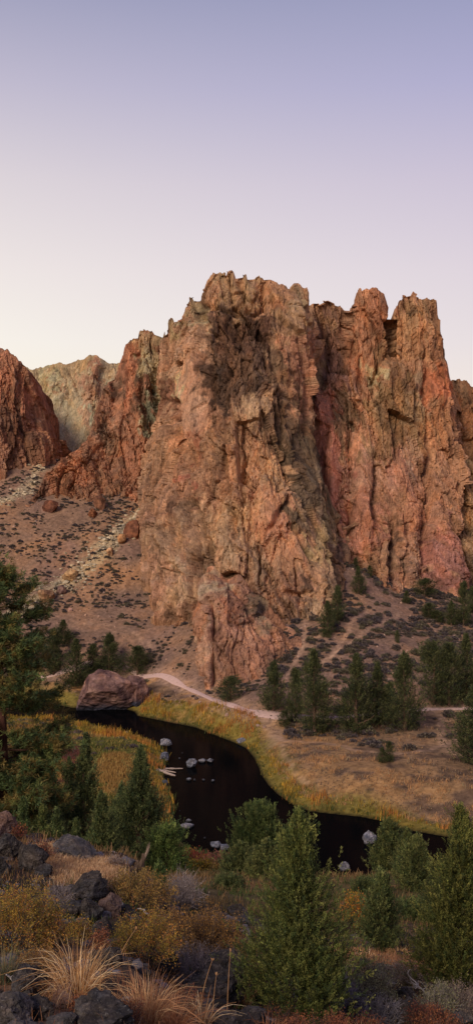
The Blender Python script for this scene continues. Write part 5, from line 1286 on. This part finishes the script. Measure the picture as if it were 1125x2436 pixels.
# dry bench grass
n = 15000; x = rg.uniform(0, 45, n); y = rg.uniform(118, 172, n); sdv = riv_sd(x, y); z = T(x, y)
nb_ = fbm(np.stack([x/7, y/5, 0*x], 1), 71, 3); nb2 = fbm(np.stack([x/2, y/2, 0*x], 1), 73, 2)
pd_ = np.minimum.reduce([poly_dist(a_, x, y)-b_ for a_, b_ in FAINT]+[poly_dist(TRAIL, x, y)-1.2])
k = (np.abs(x)/y < .30) & (sdv > 1.5) & (pd_ > .3) & (z < 5) & ((nb_+nb2*.7 > .0) | (sdv < 9)) & (rg.random(n) < np.clip(1.25-sdv/26, .15, 1))
x, y, sdv, nb_, nb2 = x[k], y[k], sdv[k], nb_[k], nb2[k]
ci = np.where(nb2 > .12, 1, np.where(nb2 < -.2, 2, 0)); ci = np.where(rg.random(len(x)) < .2, 3, ci); ci = np.where(sdv > 13, np.where(rg.random(len(x)) < .5, 2, ci), ci)
field('dry_grass', x, y, .16+.38*np.clip(nb2+.4, 0, 1), np.full(len(x), .08), colmix([(168,130,94), (198,150,102), (120,100,86), (162,140,106)], ci), 6, 4, .9)
# meadow on the near bank
n = 26000; x = rg.uniform(-50, -4, n); y = rg.uniform(118, 183, n); sdv = riv_sd(x, y); z = T(x, y)
nb_ = fbm(np.stack([x/8, y/8, 0*x], 1), 81, 3); nb2 = fbm(np.stack([x/2.5, y/2.5, 0*x], 1), 83, 2)
k = (x/y > -.27) & (sdv > .1) & (z < 3.4) & (y < 181) ; 
cm = (np.interp(y, [118, 183], [0, 1]) > -1) & k & ((x < -14) | (y < 150)); k = cm
x, y, sdv, nb_, nb2 = x[k], y[k], sdv[k], nb_[k], nb2[k]
near_bank = np.array([True]*len(x))
ci = np.where(nb_+.5*nb2 > .12, 1, np.where(nb_+.5*nb2 < -.2, 2, 0)); ci = np.where(rg.random(len(x)) < .14, 3, ci); ci = np.where((x < -24) & (y < 165) & (nb2 > .1), 4, ci)
field('meadow_grass', x, y, (.45+.35*np.clip(nb2+.4, 0, 1))*np.where(sdv < 6, .55, 1), np.full(len(x), .12), colmix([(124,118,58), (164,126,70), (104,106,52), (186,154,88), (124,78,66)], ci), 7, 4, .8)
# foreground dry grass
def fgfield(pts, n, seed, spread, H_, cols, w_=.006):
    r = np.random.default_rng(seed); xs = []; ys = []
    for (px, py, sx_, wgt) in pts:
        p = hit(px, py, 4, 60); m = int(n*wgt); xs.append(p[0]+r.normal(size=m)*sz(sx_, p[1])*.5); ys.append(p[1]+r.normal(size=m)*sz(sx_, p[1])*spread)
    x = np.concatenate(xs); y = np.concatenate(ys)
    return x, y
x, y = fgfield([(150,2060,50,.25),(200,2062,70,.35),(240,2075,50,.25),(120,2025,30,.1),(150,2095,50,.1)], 5200, 3, .9, .1, None)
field('dry_grass', x, y, np.full(len(x), .14), np.full(len(x), .012), colmix([(214,174,128), (196,150,108), (230,194,150), (170,128,94)], rg.integers(0, 4, len(x))), 8, 4, .9)
x, y = fgfield([(870,2290,70,.5),(950,2290,60,.3),(820,2270,40,.2),(1000,2300,60,.2)], 2600, 4, .6, .1, None)
field('dry_grass', x, y, np.full(len(x), .12), np.full(len(x), .012), colmix([(190,138,98), (170,118,82), (206,156,112)], rg.integers(0, 3, len(x))), 9, 4, .9)
x = rg.uniform(-9, 9, 16000); y = rg.uniform(5, 20, 16000); nb_ = fbm(np.stack([x, y, 0*x], 1), 91, 3); k = nb_ > -.02; x, y = x[k], y[k]
field('dry_grass', x, y, rg.uniform(.05, .17, len(x)), np.full(len(x), .006), colmix([(178,122,82), (196,140,96), (150,92,64), (120,92,76)], rg.integers(0, 4, len(x))), 10, 4, 1.0)
g = Geo(); r_ = np.random.default_rng(66); n = 5200; y = 6+20*r_.uniform(0, 1, n)**1.3; x = r_.uniform(-.5, .5, n)*y; nb_ = fbm(np.stack([x*1.2, y*.8, 0*x], 1), 97, 2)
k = nb_+r_.normal(size=n)*.15 > 0; x, y = x[k], y[k]; z = T(x, y)
for i in range(len(x)):
    s_ = (.018+.05*r_.random()**3)*(.6+y[i]/14); w8 = V1*(1+r_.uniform(-.35, .35, (len(V1), 1)))*s_*np.array([1.2, 1, .75])+[x[i], y[i], z[i]+s_*.3]
    g.add(w8, t=F1, c=lin(np.array((84, 78, 78))*r_.uniform(.5, 1.5)))
tag(g.build('gravel', M_BOULDER), None, None, None, 'stuff')
# low growth covering the near slope down to the river
n = 12000; y = 14+np.abs(rg.uniform(0, 1, n))**1.2*100; x = rg.uniform(-.36, .36, n)*y; z = T(x, y); nb_ = fbm(np.stack([x/5, y/5, 0*x], 1), 95, 3)
k = (riv_sd(x, y) > .5); x, y, nb_ = x[k], y[k], nb_[k]
field('undergrowth', x, y, .10+.004*y, .006+.0009*y, colmix([(112,92,60), (140,108,70), (92,86,52), (78,88,46)], np.where(nb_ > .15, 1, np.where(nb_ < -.25, 3, rg.integers(0, 3, len(x))))), 11, 5, 1.0)

# ================================================================= SAGEBRUSH ON THE SLOPES
def bush_unit(seed, pal):
    r = np.random.default_rng(seed); n = 230; v = norm(r.normal(size=(n, 3))); v[:, 2] = np.abs(v[:, 2]); q = r.uniform(.35, 1, n)[:, None]**.5
    lm = 1+.35*fbm(v*1.5+seed, seed, 2)[:, None]
    c = v*q*lm*np.array([1, 1, .8]); pal = np.array([lin(k_) for k_ in pal]); g = Geo()
    leaves(g, c*.85, norm(v+[0, 0, .6]+r.normal(size=(n, 3))*.5), .42, .22, pal[r.integers(0, len(pal), n)]*r.uniform(.7, 1.3, (n, 1)), r)
    return g
PS = [[(98, 86, 86), (78, 70, 74), (116, 102, 96)], [(108, 94, 84), (84, 74, 70), (126, 112, 96)], [(112, 102, 82), (94, 86, 70), (130, 118, 94)]]
UN = [bush_unit(300+i, PS[i % 3]).build('sagebrush', M_DRY) for i in range(5)]
UD = [o.data for o in UN]
UV = []
for o in UN:
    me = o.data; co_ = np.empty(len(me.vertices)*3, np.float32); me.vertices.foreach_get('co', co_); cl_ = np.empty(len(me.vertices)*4, np.float32); me.color_attributes[0].data.foreach_get('color', cl_)
    UV.append((co_.reshape(-1, 3), cl_.reshape(-1, 4)[:, :3]))
    bpy.data.objects.remove(o)
CROWNS = [(px, pt, pb, hw) for (px, pt, pb, hw, *_r) in FT]
def visible(px, py):
    for (a, t_, b_, hw) in CROWNS:
        if t_ < py < b_-4 and abs(px-a) < hw*.8*(.35+.65*(py-t_)/(b_-t_)): return False
    if px < 120*np.interp(py, [1320, 1450, 1600, 2000], [.3, .8, 1.05, 1.1]) and py > 1325: return False
    if 172 < px < 362 and 1596 < py < 1700: return False
    return True
cand = []
rs = np.random.default_rng(2024); n = 24000
xx = rs.uniform(-78, 78, n); yy = rs.uniform(150, 310, n); zz = T(xx, yy); sv = riv_sd(xx, yy)
dens = fbm(np.stack([xx/12, yy/12, 0*xx], 1), 17, 3); dens2 = fbm(np.stack([xx/3.0, yy/3.0, 0*xx], 1), 18, 2)
tdm = poly_dist(TRAIL, xx, yy); fdm = np.minimum.reduce([poly_dist(a_, xx, yy)-b_ for a_, b_ in FAINT])
for i in range(n):
    x, y, z = xx[i], yy[i], zz[i]; px = CX+x/y*F; py = CY-(z-CAMZ)/y*F
    if px < -30 or px > 1155 or sv[i] < 4 or tdm[i] < 1.6 or fdm[i] < .5: continue
    right = px > 640
    if dens[i]*1.2+dens2[i]*.9 < (-.25 if right else -.12)+(.25 if 200 < px < 420 and 1480 < py < 1560 else 0)+(.35 if z < 5.5 else 0): continue
    if not seen((x, y, z)): continue
    size = (rs.uniform(.2, .48)+.25*(rs.random() < .12))*(1.45 if right else 1.0)
    cand.append((x, y, z, px, py, size, right, visible(px, py)))
kept = []
gridh = {}
for c_ in cand:
    kx, ky = int(c_[3]/5), int(c_[4]/3)
    if (kx, ky) in gridh: continue
    gridh[(kx, ky)] = 1; kept.append(c_)
vis = sorted([c_ for c_ in kept if c_[7]], key=lambda c_: -c_[5]/c_[1])
ind = vis[:290]; rest = vis[290:]+[c_ for c_ in kept if not c_[7]]
for i, (x, y, z, px, py, s_, right, _v) in enumerate(ind):
    o = bpy.data.objects.new('sagebrush', UD[i % 5]); COL.objects.link(o); o.location = (x, y, z-.05); o.scale = (s_*1.15, s_*1.1, s_*1.1); o.rotation_euler = (0, 0, i*2.1)
    if right and z > 6: tag(o, 'dark low sagebrush dotting the scree right of the great tower', 'sagebrush', 'sagebrush on the right scree')
    elif right: tag(o, 'grey brown sagebrush on the flat ground along the right part of the trail', 'sagebrush', 'sagebrush along the trail')
    else: tag(o, 'small dark sagebrush dotting the scree left of the great tower', 'sagebrush', 'sagebrush on the left scree')
V_ = []; C_ = []; k0 = 0
for i, (x, y, z, px, py, s_, right, _v) in enumerate(rest):
    v, c = UV[i % 5]; a_ = i*1.3; ca, sa = math.cos(a_), math.sin(a_)
    v2 = np.stack([(v[:, 0]*ca-v[:, 1]*sa)*s_*1.2, (v[:, 0]*sa+v[:, 1]*ca)*s_*1.1, v[:, 2]*s_*1.1], 1)+[x, y, z-.05]
    V_.append(v2); C_.append(c)
V_ = np.concatenate(V_); C_ = np.concatenate(C_)
o = build('scrub', V_, np.arange(len(V_)).reshape(-1, 4), M_DRY, color=C_); tag(o, None, None, None, 'stuff')
import sys
sys.stderr.write('SAGE %d %d\n' % (len(ind), len(rest)))
# ================================================================= LIGHT, SKY, CAMERA
sc = bpy.context.scene
cam = bpy.data.cameras.new('camera'); co = bpy.data.objects.new('camera', cam); COL.objects.link(co)
co.location = (0, 0, CAMZ); co.rotation_euler = (math.radians(90), 0, 0)
cam.sensor_fit = 'VERTICAL'; cam.sensor_height = 24; cam.lens = 24*F/2436; cam.clip_end = 6000; cam.clip_start = 0.1
sc.camera = co
SUN_EL, SUN_AZ = math.radians(32), math.radians(-150)   # azimuth from +Y, clockwise
sd_ = Vector((math.sin(SUN_AZ)*math.cos(SUN_EL), math.cos(SUN_AZ)*math.cos(SUN_EL), math.sin(SUN_EL)))
sl = bpy.data.lights.new('sun', 'SUN'); sl.energy = 2.6; sl.angle = math.radians(22); sl.color = (1.0, 0.87, 0.73)
so = bpy.data.objects.new('sun', sl); COL.objects.link(so); so.rotation_euler = sd_.to_track_quat('Z', 'Y').to_euler()
w = bpy.data.worlds.new('World'); sc.world = w; w.use_nodes = True
nt = w.node_tree; nt.nodes.clear()
out = N(nt, 'OutputWorld'); bg = N(nt, 'Background'); sky = N(nt, 'TexSky', sky_type='NISHITA', sun_disc=False)
sky.sun_elevation = math.radians(4); sky.sun_rotation = SUN_AZ; sky.air_density = 1.2; sky.dust_density = 1.5
bg2 = N(nt, 'Background'); nt.links.new(sky.outputs[0], bg2.inputs[0]); bg2.inputs[1].default_value = 0.02
tc = N(nt, 'TexCoord'); sx = N(nt, 'SeparateXYZ'); nt.links.new(tc.outputs['Generated'], sx.inputs[0])
def rr(stops):
    mp = N(nt, 'MapRange'); mp.inputs[1].default_value = -0.2; mp.inputs[2].default_value = 0.8
    nt.links.new(sx.outputs['Z'], mp.inputs[0])
    return ramp(nt, mp.outputs[0], [((z+0.2), tuple(lin(c))) for z, c in stops]).outputs[0]
SKL = [(-0.05, (150, 120, 105)), (0.10, (252, 242, 222)), (0.17, (247, 240, 232)), (0.24, (238, 228, 226)), (0.32, (221, 211, 216)), (0.40, (192, 185, 204)), (0.47, (160, 159, 187)), (0.7, (110, 114, 160))]
SKR = [(-0.05, (150, 120, 105)), (0.10, (240, 228, 222)), (0.17, (228, 217, 222)), (0.24, (219, 207, 218)), (0.32, (201, 190, 211)), (0.40, (173, 169, 204)), (0.47, (151, 152, 188)), (0.7, (104, 108, 160))]
mx = N(nt, 'MapRange'); mx.inputs[1].default_value = -0.28; mx.inputs[2].default_value = 0.26; nt.links.new(sx.outputs['X'], mx.inputs[0])
cc_ = mixc(nt, rr(SKL), rr(SKR), mx.outputs[0])
nt.links.new(cc_, bg.inputs[0]); bg.inputs[1].default_value = 0.97
ad = N(nt, 'AddShader'); nt.links.new(bg.outputs[0], ad.inputs[0]); nt.links.new(bg2.outputs[0], ad.inputs[1]); nt.links.new(ad.outputs[0], out.inputs[0])
sc.view_settings.view_transform = 'Standard'; sc.view_settings.look = 'None'; sc.view_settings.exposure = 0; sc.view_settings.gamma = 1
sc.cycles.use_denoising = True; sc.cycles.max_bounces = 4; sc.cycles.diffuse_bounces = 2; sc.cycles.transparent_max_bounces = 4
